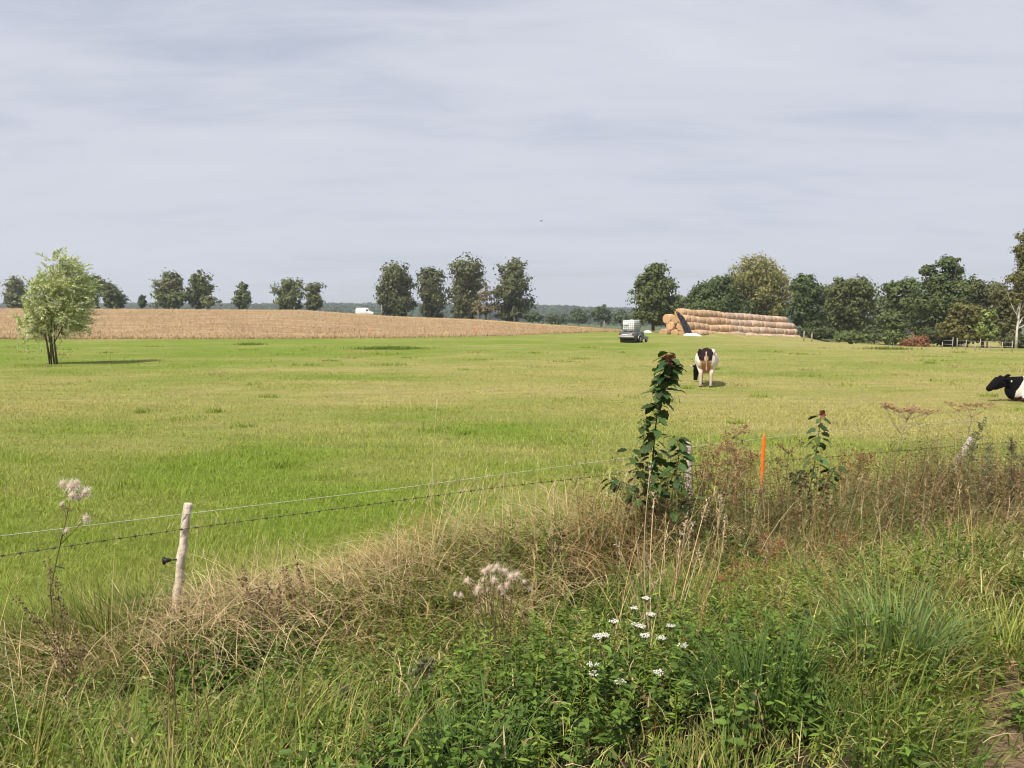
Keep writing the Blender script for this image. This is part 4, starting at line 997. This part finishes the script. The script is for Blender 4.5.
# dark patches of ungrazed grass in the pasture
def patch(px, py, w, d, label, col):
    p = at(px, py); n = int(260 * w * d); X = RNG.normal(0, w * .4, n); Y = RNG.normal(0, d * .4, n); mb = MB()
    hh = h(X + p[0], Y + p[1]) - p[2]
    mb.blades(np.stack([X, Y, hh - .02], -1), RNG.uniform(.15, .4, n), .03, RNG.uniform(0, 6.28, n), RNG.uniform(.1, .7, n), .15, jit_col(col, n, .2), segs=2)
    o = mb.build('rank_grass', M['grass']); o.location = tuple(map(float, p)); tag(o, label, 'grass', kind='stuff')
patch(388, 349, 3.2, 1.6, 'long dark green patch of rank grass below the stubble field', (.13, .18, .03))
patch(250, 345, 1.6, 1.0, 'small green patch of rank grass near the stubble edge', (.14, .19, .03))
patch(889, 349.5, 2.6, .7, 'dark green patch of rank grass left of the russet shrub', (.10, .14, .02))
patch(668, 402, .5, .3, 'small dark tuft of grass below the grazing cow', (.09, .12, .03))

# ------------------------------------------------------------------ cows
def remeshed(mb, name, parent, voxel, colf, mat):
    o = mb.build(name + '_raw', None); md = o.modifiers.new('r', 'REMESH'); md.mode = 'VOXEL'; md.voxel_size = voxel; md.use_smooth_shade = True
    sm = o.modifiers.new('s', 'SMOOTH'); sm.iterations = 4; sm.factor = .5
    dg = bpy.context.evaluated_depsgraph_get(); me = bpy.data.meshes.new_from_object(o.evaluated_get(dg))
    bpy.data.objects.remove(o); me.name = name
    co = np.zeros(len(me.vertices) * 3, np.float32); me.vertices.foreach_get('co', co); co = co.reshape(-1, 3)
    for a in list(me.color_attributes): me.color_attributes.remove(a)
    c = np.ones((len(co), 4), np.float32); c[:, :3] = colf(co)
    at_ = me.color_attributes.new('Col', 'FLOAT_COLOR', 'POINT'); at_.data.foreach_set('color', c.ravel())
    me.materials.clear(); me.materials.append(mat); me.polygons.foreach_set('use_smooth', np.ones(len(me.polygons), bool))
    o = bpy.data.objects.new(name, me); COL.objects.link(o); o.parent = parent
    return o
WHITE = np.array([.66, .60, .54]); BLK = np.array([.007, .006, .007]); BRN = np.array([.022, .013, .013]); PINK = np.array([.50, .27, .17])

def grazing_cow():
    p = at(706, 385.5); root = empty('cow', p, 'white and dark brown cow grazing with its back to us', 'cow', 'cows in the pasture', R(-15))
    mb = MB()
    st = np.array([[-1.02, 1.17, .17, .15], [-.93, 1.14, .28, .24], [-.65, 1.08, .37, .30], [-.25, .98, .44, .40], [.25, .95, .45, .41], [.65, 1.0, .41, .31], [.95, 1.04, .30, .21]])
    P = np.stack([np.zeros(7), st[:, 0], st[:, 1]], -1); mb.tube(P, st[:, 3] * 1.08, 16, ry=st[:, 2], up=[0, 0, 1])
    for s in (-1, 1):
        mb.ball((s * .23, -.80, 1.30), (.10, .17, .12)); mb.ball((s * .20, -.72, 1.0), (.16, .26, .32))
        mb.tube([[s * .2, -.68, 1.0], [s * .21, -.56, .78], [s * .18, -.84, .52], [s * .18, -.80, .14], [s * .18, -.75, .05]], [.19, .15, .068, .05, .06], 10)
        mb.tube([[s * .18, .62, .95], [s * .18, .64, .48], [s * .18, .60, .14], [s * .18, .64, .05]], [.15, .075, .045, .06], 10)
        mb.tube([[s * .18, -.76, .07], [s * .18, -.72, 0]], [.065, .07], 8); mb.tube([[s * .18, .62, .07], [s * .18, .66, 0]], [.065, .07], 8)
    mb.tube([[0, .85, 1.06], [-.15, 1.15, .92], [-.30, 1.30, .72], [-.38, 1.28, .55]], [.22, .18, .14, .12], 12, ry=[.30, .24, .17, .14])
    mb.tube([[-.38, 1.22, .66], [-.40, 1.30, .48], [-.42, 1.36, .25], [-.43, 1.38, .08]], [.11, .125, .09, .08], 12)
    mb.tube([[-.46, 1.22, .62], [-.56, 1.18, .66], [-.64, 1.16, .64]], [.03, .055, .02], 8); mb.tube([[-.30, 1.26, .62], [-.22, 1.22, .66], [-.14, 1.2, .63]], [.03, .055, .02], 8)
    mb.ball((0, -.50, .66), (.20, .22, .17))
    for s in (-1, 1):
        mb.tube([[s * .07, -.56, .58], [s * .075, -.56, .45]], [.028, .02], 8)
    mb.tube([[0, -.98, 1.34], [0, -1.06, 1.25], [.0, -1.09, 1.0], [.01, -1.08, .80]], [.04, .034, .025, .025], 8)
    mb.tube([[.01, -1.08, .82], [.015, -1.08, .72], [.02, -1.08, .62]], [.025, .035, .02], 8)
    def colf(c):
        x, y, z = c.T; nn = fbm(y * 3 + 4, z * 3 + x, 91)
        out = np.tile(WHITE, (len(c), 1))
        d = (np.hypot((x + .03) / .30, (z - 1.25) / .32) < .92 + .45 * (fbm(x * 7, z * 7, 92) - .5)) & (y < -.45); out[d] = BRN
        d = (nn > .56) & (y > .1) & (y < .7) & (z > .7); out[d] = BRN
        d = (x < -.25) & (y > 1.0) | (y > .95); out[d] = BLK
        d = (np.hypot(x + .58, z - .64) < .045); out[d] = WHITE
        k = (smooth(np.abs(x), .30, .10) * smooth(z, .42, .6) * smooth(z, 1.05, .9) * smooth(y, -.35, -.5))[:, None]; out = out * (1 - k) + PINK * k
        t = (np.abs(x) < .07) & (y < -1.03); out[t] = np.array([.40, .28, .21])
        k = (smooth(z, .75, .35) * .55 * (y < .95))[:, None]; out = out * (1 - k) + np.array([.46, .34, .25]) * k
        hf = z < .06; out[hf] = [.08, .06, .05]
        return out
    remeshed(mb, 'body', root, .022, colf, M['hide'])
    for s in (-.115, .115):
        e = MB(); e.ball((-.40 + s, 1.33, .45), .016, nu=8, nv=6); e.build('eye', M['eye'], root)
grazing_cow()

def lying_cow():
    p = at(1027, 401); root = empty('cow', p, 'black and white cow lying in the pasture at the right edge, head raised', 'cow', 'cows in the pasture', R(4)); root.scale = (.92, .92, .92)
    mb = MB()   # heading along -x; origin under the shoulder, 30 px to a metre
    st = np.array([[-.32, .50, .24, .17], [-.05, .48, .40, .32], [.35, .46, .45, .43], [.85, .45, .45, .46], [1.25, .44, .42, .38], [1.55, .42, .30, .24], [1.66, .42, .14, .12]])
    P = np.stack([st[:, 0], np.zeros(7), st[:, 1]], -1); mb.tube(P, st[:, 3], 16, ry=st[:, 2], up=[0, 0, 1])
    mb.tube([[-.05, 0, .52], [-.42, -.02, .58], [-.78, -.05, .65], [-1.04, -.06, .69]], [.26, .19, .135, .11], 12, ry=[.36, .26, .19, .15])
    mb.ball((-.42, -.02, .40), (.40, .22, .38), nu=14, nv=9)
    mb.tube([[-.98, -.06, .74], [-1.12, -.07, .68], [-1.32, -.08, .52], [-1.46, -.09, .42], [-1.50, -.09, .39]], [.11, .13, .10, .085, .06], 12, ry=[.11, .18, .14, .10, .065])
    mb.tube([[-.98, -.15, .74], [-.90, -.26, .76], [-.84, -.34, .72]], [.025, .055, .02], 8); mb.tube([[-.98, .04, .76], [-.92, .15, .79], [-.88, .23, .76]], [.025, .055, .02], 8)
    mb.ball((-1.03, -.06, .82), (.08, .07, .07)); mb.ball((-1.03, -.06, .60), (.17, .11, .17)); mb.ball((-1.44, -.09, .43), (.09, .085, .085)); mb.ball((-1.2, -.07, .50), (.2, .08, .11))
    mb.tube([[-1.0, -.12, .80], [-.90, -.24, .90], [-.84, -.30, .90]], [.03, .055, .02], 8)
    mb.tube([[-.05, -.22, .36], [-.26, -.28, .20], [-.44, -.30, .10], [-.20, -.34, .07], [.05, -.36, .06]], [.17, .12, .075, .055, .055], 9)
    mb.tube([[-.05, .2, .36], [-.26, .24, .18], [-.44, .24, .09], [-.2, .28, .07]], [.15, .10, .07, .055], 9)
    mb.tube([[1.2, -.30, .36], [.80, -.45, .30], [.72, -.50, .12], [1.0, -.54, .07], [1.25, -.55, .06]], [.22, .18, .10, .06, .055], 9)
    mb.tube([[1.62, 0, .55], [1.72, -.05, .4], [1.74, -.1, .1]], [.04, .03, .03], 8)
    def colf(c):
        x, y, z = c.T; nn = fbm(x * 2.2 + 3, z * 2.2 + y, 95)
        out = np.tile(WHITE * 1.05, (len(c), 1))
        d = x < -.62 + .75 * (z - .30) + .08 * (nn - .5); out[d] = BLK
        d = (nn > .53) & (x > -.02) & (z > .42); out[d] = BLK
        d = (z < .13 + .05 * nn); out[d] = np.array([.10, .05, .04])
        d = (x < -.58); out[d] = BLK
        return out
    remeshed(mb, 'body', root, .022, colf, M['hide'])
    for s in (-.115, .10):
        e = MB(); e.ball((-1.16, -.07 + s, .69), .017, nu=8, nv=6); e.build('eye', M['eye'], root)
    e = MB(); e.box((-.85, -.345, .70), (.05, .012, .06), .3); e.build('ear_tag', M['tag'], root)
lying_cow()

# ------------------------------------------------------------------ water tank trailer
def prism(mb, prof, x0, x1, bev=0.0, col=(.5, .5, .5)):
    """profile in (y, z) extruded along x"""
    n = len(prof); V = []
    for x, sc in ((x0, 1 - bev), (x0 + .06, 1), (x1 - .06, 1), (x1, 1 - bev)):
        c = np.mean(prof, 0)
        for p in prof: q = c + (np.array(p) - c) * sc; V.append([x, q[0], q[1]])
    F = [[i * n + j, i * n + (j + 1) % n, (i + 1) * n + (j + 1) % n, (i + 1) * n + j] for i in range(3) for j in range(n)]
    k = len(V); cc = np.mean(prof, 0); V.append([x0, *cc]); V.append([x1, *cc])
    T = [[k, (j + 1) % n, j] for j in range(n)] + [[k + 1, 3 * n + j, 3 * n + (j + 1) % n] for j in range(n)]
    mb.add(V, [F, T], col); return mb
def wheel(root, x, y, r, w):
    t = MB(); th = np.linspace(0, 2 * np.pi, 25)
    t.tube([[x - w / 2, y, r], [x - w / 2 + .03, y, r], [x + w / 2 - .03, y, r], [x + w / 2, y, r]], [r * .88, r, r, r * .88], 24, up=[0, 0, 1])
    tw = t.build('wheel', M['tyre'], root)
    m = MB(); sgn = 1 if x > 0 else -1
    m.tube([[x + sgn * (w / 2 - .02), y, r], [x + sgn * (w / 2 + .012), y, r]], [r * .62, r * .55], 18, up=[0, 0, 1]); m.build('rim', M['rim'], tw)

p = at(631.5, 342.5)
root = empty('tank_trailer', p, 'grey green car tail trailer with pale bumper carrying the white water tank', 'trailer', None, R(-36))
mb = MB(); prism(mb, [(-1.0, .42), (-1.06, .62), (-.98, .84), (-.80, 1.0), (.75, 1.0), (.95, .9), (1.0, .45), (.9, .34), (-.85, .34)], -.78, .78, .05); mb.build('body', M['body'], root, False)
mb = MB(); mb.box((0, -1.05, .56), (1.5, .14, .18)); mb.box((0, -1.0, .70), (1.15, .10, .10)); mb.build('bumper', M['bumper'], root)
mb = MB(); mb.box((-.1, -1.085, .73), (.5, .03, .11)); mb.build('number_plate', M['white'], root)
for s in (-1, 1):
    mb = MB(); mb.box((s * .66, -1.02, .78), (.16, .08, .16)); mb.build('tail_light', M['red'], root)
mb = MB(); mb.box((0, .0, .20), (1.35, 1.8, .34)); mb.build('chassis_shade_fill', M['dark'], root)  # chassis box, near-black and deepened almost to the ground to darken the gap beneath
for s in (-1, 1):
    wheel(root, s * .74, .15, .31, .2)
    mb = MB(); a = np.linspace(R(5), R(175), 12); mb.tube([[s * .80, .15 - math.cos(q) * .40, .31 + math.sin(q) * .40] for q in a], .05, 6); mb.build('wheel_arch', M['cage'], root)
mb = MB(); prism(mb, [(1.02, .30), (1.02, .62), (1.25, .66), (1.95, .50), (2.05, .30)], -.45, .72, .06); mb.build('front_box', M['cage'], root)
mb = MB(); mb.tube([[0, 1.9, .36], [0, 3.1, .36]], .05, 8); mb.tube([[0, 2.9, .36], [0, 2.9, .04]], .03, 8); mb.build('drawbar', M['dark'], root)
wheel(root, .60, 1.75, .20, .14)
ph = float(p[2]) + 1.0
c, s_ = math.cos(R(-36)), math.sin(R(-36))
tk = empty('water_tank', (p[0] + .10 * s_ * -1 - .12 * c, p[1] - .12 * s_ - .1, ph), 'white caged plastic water tank sitting on the grey trailer', 'water tank', None, R(-36))
mb = MB(); n = 4
prism(mb, [(-.55, .14), (-.58, .2), (-.58, .98), (-.5, 1.03), (.5, 1.03), (.58, .98), (.58, .2), (.55, .14)], -.56, .56, .04); mb.tube([[0, 0, 1.02], [0, 0, 1.07]], .14, 14); mb.build('tank_body', M['tank'], tk)
mb = MB()
for z in (.2, .38, .56, .74, .92, 1.04):
    mb.tube([[-.61, -.62, z], [.61, -.62, z], [.61, .62, z], [-.61, .62, z], [-.61, -.62, z]], .012, 5)
for i in range(7):
    q = -.6 + 1.2 * i / 6
    for (a, b) in (((q, -.62), (q, -.62)), ((q, .62), (q, .62)), ((-.61, q), (-.61, q)), ((.61, q), (.61, q))): mb.tube([[a[0], a[1], .12], [a[0], a[1], 1.05]], .012, 5)
mb.build('cage', M['cage'], tk)
mb = MB(); mb.box((0, 0, .105), (1.25, 1.25, .04))
for q in (-.5, 0, .5): mb.box((q, 0, .042), (.12, 1.22, .084))
mb.build('pallet', M['cage'], tk)
mb = MB(); mb.box((-.22, -.632, .70), (.5, .006, .35)); mb.build('side_plate', M['white'], tk)

# white sheet on the ground right of the trailer
def crumple(name, px, py, w, d, hh, label, mat, cat):
    p = base(px, py); n = 14; g = np.linspace(-1, 1, n); X, Y = np.meshgrid(g, g); rr = np.clip(1 - np.hypot(X, Y), 0, 1)
    X = X * w / 2 * (.8 + .4 * fbm(X * 2 + px, Y * 2, 5)); Y = Y * d / 2
    Z = hh * (rr ** .5) * (.45 + 1.1 * fbm(X * 2.3 + px, Y * 2.3, 6)); zz = h(X + p[0], Y + p[1]) - p[2] + .015
    V = np.stack([X, Y, zz + Z], -1).reshape(-1, 3); Vb = np.stack([X, Y, zz - .03], -1).reshape(-1, 3)
    i = np.arange(n - 1)[:, None] * n + np.arange(n - 1)[None]; F = np.stack([i, i + 1, i + n + 1, i + n], -1).reshape(-1, 4)
    o = mk(name, V, [F], mat, None, None, False); o.location = tuple(map(float, p)); tag(o, label, cat)
crumple('plastic_sheet', 648, 104, 1.1, .7, .34, 'small crumpled white plastic sheet between trailer and straw stack', M['sheet'], 'plastic sheet')
crumple('plastic_sheet', 693, 96.8, 2.3, 1.1, .42, 'wide crumpled white plastic sheet at the foot of the straw stack', M['sheet'], 'plastic sheet')

# ------------------------------------------------------------------ straw stack
def bale_mesh(name, mat, seed):
    rg = np.random.default_rng(seed); mb = MB(); sides = 22
    P = np.array([[-.60, 0, 0], [-.60, 0, 0], [-.595, 0, 0], [-.56, 0, 0], [-.17, 0, 0], [.17, 0, 0], [.56, 0, 0], [.595, 0, 0], [.60, 0, 0], [.60, 0, 0]])
    P[1, 0] = -.601; P[8, 0] = .601; P[0, 0] = -.605; P[9, 0] = .605
    rr = np.array([.25, .5, .585, .605, .61, .61, .605, .585, .5, .25]) * .985
    cf = np.array([1, .9, .35, 0, 0, 0, 0, .35, .9, 1.]); mb.tube(P, rr, sides, np.stack([cf] * 3, -1), up=[0, 0, 1])
    V = mb.V[0]; V += rg.normal(0, .008, V.shape); V[:, 2] *= .975
    o = mb.build(name, mat, None, True); me = o.data; bpy.data.objects.remove(o); return me
BM = {k: [bale_mesh('straw_bale', M['bale_' + k], i) for i in range(3)] for k in ('orange', 'pale')}
P0 = atY(690, 330, 99.0)[:2]; DR = unit(np.array([.725, .689])); AW = np.array([-DR[1], DR[0]])
NB = 26
def bale(tier, row, i, label, kind):
    loose = 1.0 if row and i < 1 else 0.0
    q = P0 + DR * 1.195 * (i + .5) + AW * (1.2 * row + .6 * tier + .03 * RNG.normal()); q = q + DR * (.012 + .16 * loose) * RNG.normal() + AW * .10 * loose * RNG.normal()
    z = float(h(q[0], q[1])) + .16 + .90 * tier + .012 * RNG.normal() + (.08 * math.sin(i * .9 + tier) if i < 10 else .03 * math.sin(i * .8 + tier))
    o = bpy.data.objects.new('straw_bale', BM[kind][RNG.integers(3)]); COL.objects.link(o)
    o.location = (q[0], q[1], z); a = math.atan2(DR[1], DR[0])
    o.rotation_euler = (RNG.uniform(-.3, .3), RNG.normal(0, .03), a + (.018 + .08 * loose) * RNG.normal())
    o.scale = (1, 1.0 + .03 * RNG.normal(), 1.0 + .03 * RNG.normal())
    tag(o, label, 'straw bale', 'round straw bales in the long stack')
TN = ('lowest', 'second', 'third', 'top')
for tier in range(4):
    for i in range(0 if tier else 0, NB - (tier + 1) // 2):
        if i < 9: bale(tier, 0, i, f'orange round straw bale in the {TN[tier]} row, left part of the stack', 'orange')
        else: bale(tier, 0, i, f'pale round straw bale in the {TN[tier]} row, right part of the stack', 'pale')
for tier, rows in ((0, (1, 2, 3)), (1, (1, 2)), (2, (1, 2))):
    for r_ in rows:
        for i in range(-1 if (tier == 0 and r_ == 3) else 0, 1): bale(tier, r_, i, f'orange round straw bale end in the {TN[tier]} row at the left face of the stack', 'orange')

def tarp():
    n, m = 10, 18; V = []
    top = P0 + DR * .1 + AW * 2.2; bot = P0 - DR * .75 - AW * .5
    for j in range(m):
        f = j / (m - 1); c = top * (1 - f) + bot * f
        for i in range(n):
            g = i / (n - 1) - .5
            q = c + np.array([.68 * g * (.8 + .4 * f), -.25 * g]) + np.array([0, -.15 * math.sin(g * 14 + f * 6)])
            z = 2.95 * (1 - f ** 1.25) + .10 + .10 * math.sin(g * 9 + f * 5) + .04 * RNG.normal() + (-.5 * g if f < .15 else 0)
            V.append([q[0], q[1], float(h(q[0], q[1])) + z])
    V = np.array(V); o0 = V.mean(0); i = np.arange(m - 1)[:, None] * n + np.arange(n - 1)[None]
    F = np.stack([i, i + 1, i + n + 1, i + n], -1).reshape(-1, 4)
    o = mk('black_tarpaulin', V - o0, [F], M['tarp'], None, None, True); o.location = tuple(map(float, o0))
    s = o.modifiers.new('t', 'SOLIDIFY'); s.thickness = .03
    tag(o, 'black tarpaulin draped down the left end of the straw stack', 'tarpaulin')
tarp()

# ------------------------------------------------------------------ van behind the crest
pv = base(365, 193.5); pv[2] = float(h(pv[0], 189)) - .75
root = empty('white_van', pv, 'white van half hidden behind the crest of the stubble field', 'van', None, R(90) + R(180))
def xprism(mb, prof, y0, y1, bev=.04):
    m2 = MB(); prism(m2, prof, y0, y1, bev); return m2
mb = MB(); prism(mb, [(-2.1, .45), (-2.15, 1.2), (-2.05, 2.1), (-1.6, 2.3), (.55, 2.3), (.85, 2.15), (1.35, 1.45), (2.15, 1.2), (2.3, .8), (2.25, .4)], -.9, .9, .04); mb.build('body', M['white'], root)
for s in (-1, 1):
    mb = MB(); mb.add([[s * .905, .55, 1.45], [s * .905, 1.2, 1.45], [s * .905, .82, 2.0], [s * .905, .55, 2.0]], [[[0, 1, 2, 3]]]); mb.build('side_window', M['glass'], root)
mb = MB(); mb.add([[-.75, 1.40, 1.48], [.75, 1.40, 1.48], [.68, .93, 2.1], [-.68, .93, 2.1]], [[[0, 1, 2, 3]]]); mb.build('windscreen', M['glass'], root)
for s in (-1, 1):
    for y in (-1.35, 1.45): wheel(root, s * .82, y, .34, .22)

# ------------------------------------------------------------------ far fences, stakes and trestles on the right
def rail_fence(px0, px1, py0, py1, n, label, nm='rail_fence'):
    a, b = at(px0, py0), at(px1, py1); root = empty(nm, a, label, 'fence', 'pale rail fences before the right hand trees')
    pts = []
    for i in range(n):
        q = a + (b - a) * min(1, max(0, (i + (RNG.normal(0, .12) if 0 < i < n - 1 else 0)) / (n - 1))); q[2] = float(h(q[0], q[1])); pts.append(q - a)
        mb = MB(); mb.tube([pts[-1] + [0, 0, -.1], pts[-1] + [RNG.normal(0, .02), 0, RNG.uniform(.45, 1.0)]], [.036, .03], 7); mb.build('post', M['greywood'], root)
    for z in (.35, .66):
        mb = MB(); mb.tube(np.array(pts) + [0, -.06, z], .014, 5); mb.build('rail', M['greywood'], root)
rail_fence(942, 952, 348.5, 349, 2, 'short pale rail fence right of the russet shrub')
rail_fence(957, 975, 349, 350, 3, 'middle pale rail fence under the yellowish tree')
rail_fence(980, 1012, 350, 351.5, 4, 'greyer rail fence ending at the birch trunk')
for (x, y, Y, hh, L) in [(382, 317.5, 188, 2.6, 'thin pale post on the crest at the leftmost poplar'), (478, 319.5, 188, 2.2, 'thin pale post on the crest before the right poplars'), (604, 329, 138, 1.4, 'thin pale post near the end of the stubble field'), (804, 340, 112, 1.5, 'pale post at the right end of the straw stack'), (812, 341, 112, 1.2, 'shorter dark post right of the straw stack')]:
    p = base(x, Y); mb = MB(); mb.tube([[0, 0, -.2], [.02, 0, hh * .5], [.03, 0, hh]], [.09, .085, .08], 7); o = mb.build('boundary_post', M['greywood']); o.location = tuple(map(float, p)); tag(o, L, 'fence post', 'thin posts at the field edges')
for (x, y, L) in [(370, 336.5, 'thin orange stake at the stubble edge below the white van'), (476, 334.5, 'thin orange stake at the stubble edge below the right poplars'), (540, 333.5, 'thin orange stake at the stubble edge left of the trailer')]:
    p = at(x, y); mb = MB(); mb.tube([[0, 0, -.1], [0, 0, .55], [.01, 0, 1.0]], [.03, .03, .025], 6); o = mb.build('edge_stake', M['orange']); o.location = tuple(map(float, p)); tag(o, L, 'stake', 'orange stakes along the stubble edge')
def trestle(px, py, w, hh, label):
    p = at(px, py); root = empty('white_trestle', p, label, 'trestle', 'white trestles by the bushes', R(15)); mb = MB()
    mb.box((0, 0, hh), (w, .14, .09)); mb.build('top_bar', M['white'], root)
    for sx in (-1, 1):
        for sy in (-1, 1):
            m2 = MB(); m2.tube([[sx * w * .4, sy * .28, 0], [sx * w * .32, sy * .03, hh]], .04, 6); m2.build('leg', M['white'], root)
trestle(871, 344, .75, .5, 'lower white trestle before the bushes left of the russet shrub')
trestle(877, 344, .5, 1.0, 'taller white trestle before the bushes left of the russet shrub')

# a bird far up in the sky
p = atY(541, 221, 150); mb = MB()
root = empty('bird', p, 'tiny dark bird flying high over the pasture', 'bird', None, .6)
mb.tube([[-.22, 0, 0], [-.1, 0, .01], [.05, 0, .01], [.18, 0, 0], [.26, 0, -.01]], [.05, .06, .07, .05, .015], 8)
mb.add([[.1, 0, .03], [-.06, 0, .03], [-.1, .4, .14], [.02, .42, .15], [-.1, -.4, .14], [.02, -.42, .15]], [[[0, 1, 2, 3], [1, 0, 5, 4]]]); mb.build('body', M['dark'], root)

# ------------------------------------------------------------------ air
def haze():
    x0, x1, y0, y1, z0, z1 = -2600, 2600, -60, 2400, -14, 60
    mb = MB(); mb.box(((x0 + x1) / 2, (y0 + y1) / 2, (z0 + z1) / 2), (x1 - x0, y1 - y0, z1 - z0))
    m = bpy.data.materials.new('air'); m.use_nodes = True; nt = m.node_tree; nt.nodes.clear()
    v = nt.nodes.new('ShaderNodeVolumePrincipled'); out = nt.nodes.new('ShaderNodeOutputMaterial')
    v.inputs['Color'].default_value = (.86, .92, 1, 1); v.inputs['Density'].default_value = .00028; v.inputs['Anisotropy'].default_value = .2
    nt.links.new(v.outputs[0], out.inputs['Volume'])
    o = mb.build('haze', m); tag(o, 'thin blue summer haze over the land', 'haze', kind='stuff')
HAZE = True
if HAZE: haze()

# ------------------------------------------------------------------ sky and sun
TO_SUN = np.array([-.37, -.48, .79]); TO_SUN = TO_SUN / np.linalg.norm(TO_SUN)
elev = math.asin(TO_SUN[2]); azim = math.atan2(TO_SUN[0], TO_SUN[1])
w = bpy.data.worlds.new('World'); S.world = w; w.use_nodes = True; nt = w.node_tree; nt.nodes.clear()
sky = N(nt, 'ShaderNodeTexSky', sky_type='NISHITA'); sky.sun_disc = False; sky.sun_elevation = elev; sky.sun_rotation = azim; sky.air_density = 1.0; sky.dust_density = 1.5; sky.ozone_density = 1.5
bg = N(nt, 'ShaderNodeBackground', i_Strength=.085); nt.links.new(sky.outputs[0], bg.inputs['Color'])
tc = N(nt, 'ShaderNodeTexCoord'); sx = N(nt, 'ShaderNodeSeparateXYZ'); nt.links.new(tc.outputs['Generated'], sx.inputs[0])
mz = N(nt, 'ShaderNodeMath', operation='MAXIMUM', i_1=0.0); nt.links.new(sx.outputs[2], mz.inputs[0])
az_ = N(nt, 'ShaderNodeMath', operation='ADD', i_1=.15); nt.links.new(mz.outputs[0], az_.inputs[0])
dx = N(nt, 'ShaderNodeMath', operation='DIVIDE'); nt.links.new(sx.outputs[0], dx.inputs[0]); nt.links.new(az_.outputs[0], dx.inputs[1])
dy = N(nt, 'ShaderNodeMath', operation='DIVIDE'); nt.links.new(sx.outputs[1], dy.inputs[0]); nt.links.new(az_.outputs[0], dy.inputs[1])
cb = N(nt, 'ShaderNodeCombineXYZ'); nt.links.new(dx.outputs[0], cb.inputs[0]); nt.links.new(dy.outputs[0], cb.inputs[1])
mp = N(nt, 'ShaderNodeMapping'); mp.inputs['Scale'].default_value = (.6, 1.5, 1); mp.inputs['Rotation'].default_value = (0, 0, R(14)); nt.links.new(cb.outputs[0], mp.inputs[0])
n1 = N(nt, 'ShaderNodeTexNoise', i_Scale=.62, i_Detail=7.0, i_Roughness=.52, i_Distortion=.4); nt.links.new(mp.outputs[0], n1.inputs['Vector'])
n2 = N(nt, 'ShaderNodeTexNoise', i_Scale=3.2, i_Detail=6.0, i_Roughness=.6, i_Distortion=.6); nt.links.new(mp.outputs[0], n2.inputs['Vector'])
mixn = N(nt, 'ShaderNodeMath', operation='MULTIPLY_ADD', i_1=.42); nt.links.new(n2.outputs['Fac'], mixn.inputs[0]); nt.links.new(n1.outputs['Fac'], mixn.inputs[2])
hz = N(nt, 'ShaderNodeMapRange', i_1=.02, i_2=.34, i_3=.12, i_4=.62); nt.links.new(mz.outputs[0], hz.inputs[0])
ctr = N(nt, 'ShaderNodeMath', operation='SUBTRACT', i_1=.70); nt.links.new(mixn.outputs[0], ctr.inputs[0])
ctm = N(nt, 'ShaderNodeMath', operation='MULTIPLY_ADD', i_2=.60); nt.links.new(ctr.outputs[0], ctm.inputs[0]); nt.links.new(hz.outputs[0], ctm.inputs[1])
cr = N(nt, 'ShaderNodeValToRGB'); e = cr.color_ramp.elements
e[0].position = .40; e[0].color = (.415, .445, .54, 1); e[1].position = .84; e[1].color = (.64, .655, .70, 1)
nt.links.new(ctm.outputs[0], cr.inputs['Fac'])
bgc = N(nt, 'ShaderNodeBackground', i_Strength=.985); nt.links.new(cr.outputs['Color'], bgc.inputs['Color'])
fr = N(nt, 'ShaderNodeMapRange', i_1=.50, i_2=.70, i_3=.72, i_4=.96); nt.links.new(mixn.outputs[0], fr.inputs[0])
mxs = N(nt, 'ShaderNodeMixShader'); nt.links.new(fr.outputs[0], mxs.inputs[0]); nt.links.new(bg.outputs[0], mxs.inputs[1]); nt.links.new(bgc.outputs[0], mxs.inputs[2])
out = N(nt, 'ShaderNodeOutputWorld'); nt.links.new(mxs.outputs[0], out.inputs['Surface'])

sl = bpy.data.lights.new('sun', 'SUN'); sl.energy = 5.0; sl.angle = R(.6); sl.color = (1, .925, .80)
so = bpy.data.objects.new('sun', sl); COL.objects.link(so); so.rotation_euler = Vector(TO_SUN).to_track_quat('Z', 'Y').to_euler(); so.location = (0, 0, 30)

cam = bpy.data.cameras.new('camera'); cam.sensor_width = 36; cam.lens = 36 * FPX / 1024; cam.clip_end = 9000; cam.clip_start = .05
co = bpy.data.objects.new('camera', cam); COL.objects.link(co); co.location = (0, 0, CAMZ); co.rotation_euler = (R(90) - PITCH, 0, 0)
S.camera = co
S.view_settings.view_transform = 'Standard'; S.view_settings.look = 'None'; S.view_settings.gamma = 1; S.view_settings.exposure = 0.35
S.cycles.max_bounces = 6; S.cycles.diffuse_bounces = 3; S.cycles.transmission_bounces = 4; S.cycles.glossy_bounces = 2; S.cycles.transparent_max_bounces = 6; S.cycles.volume_bounces = 0
S.cycles.use_denoising = True; S.cycles.denoising_prefilter = 'ACCURATE'; S.cycles.filter_width = 1.1; S.cycles.caustics_reflective = False; S.cycles.caustics_refractive = False
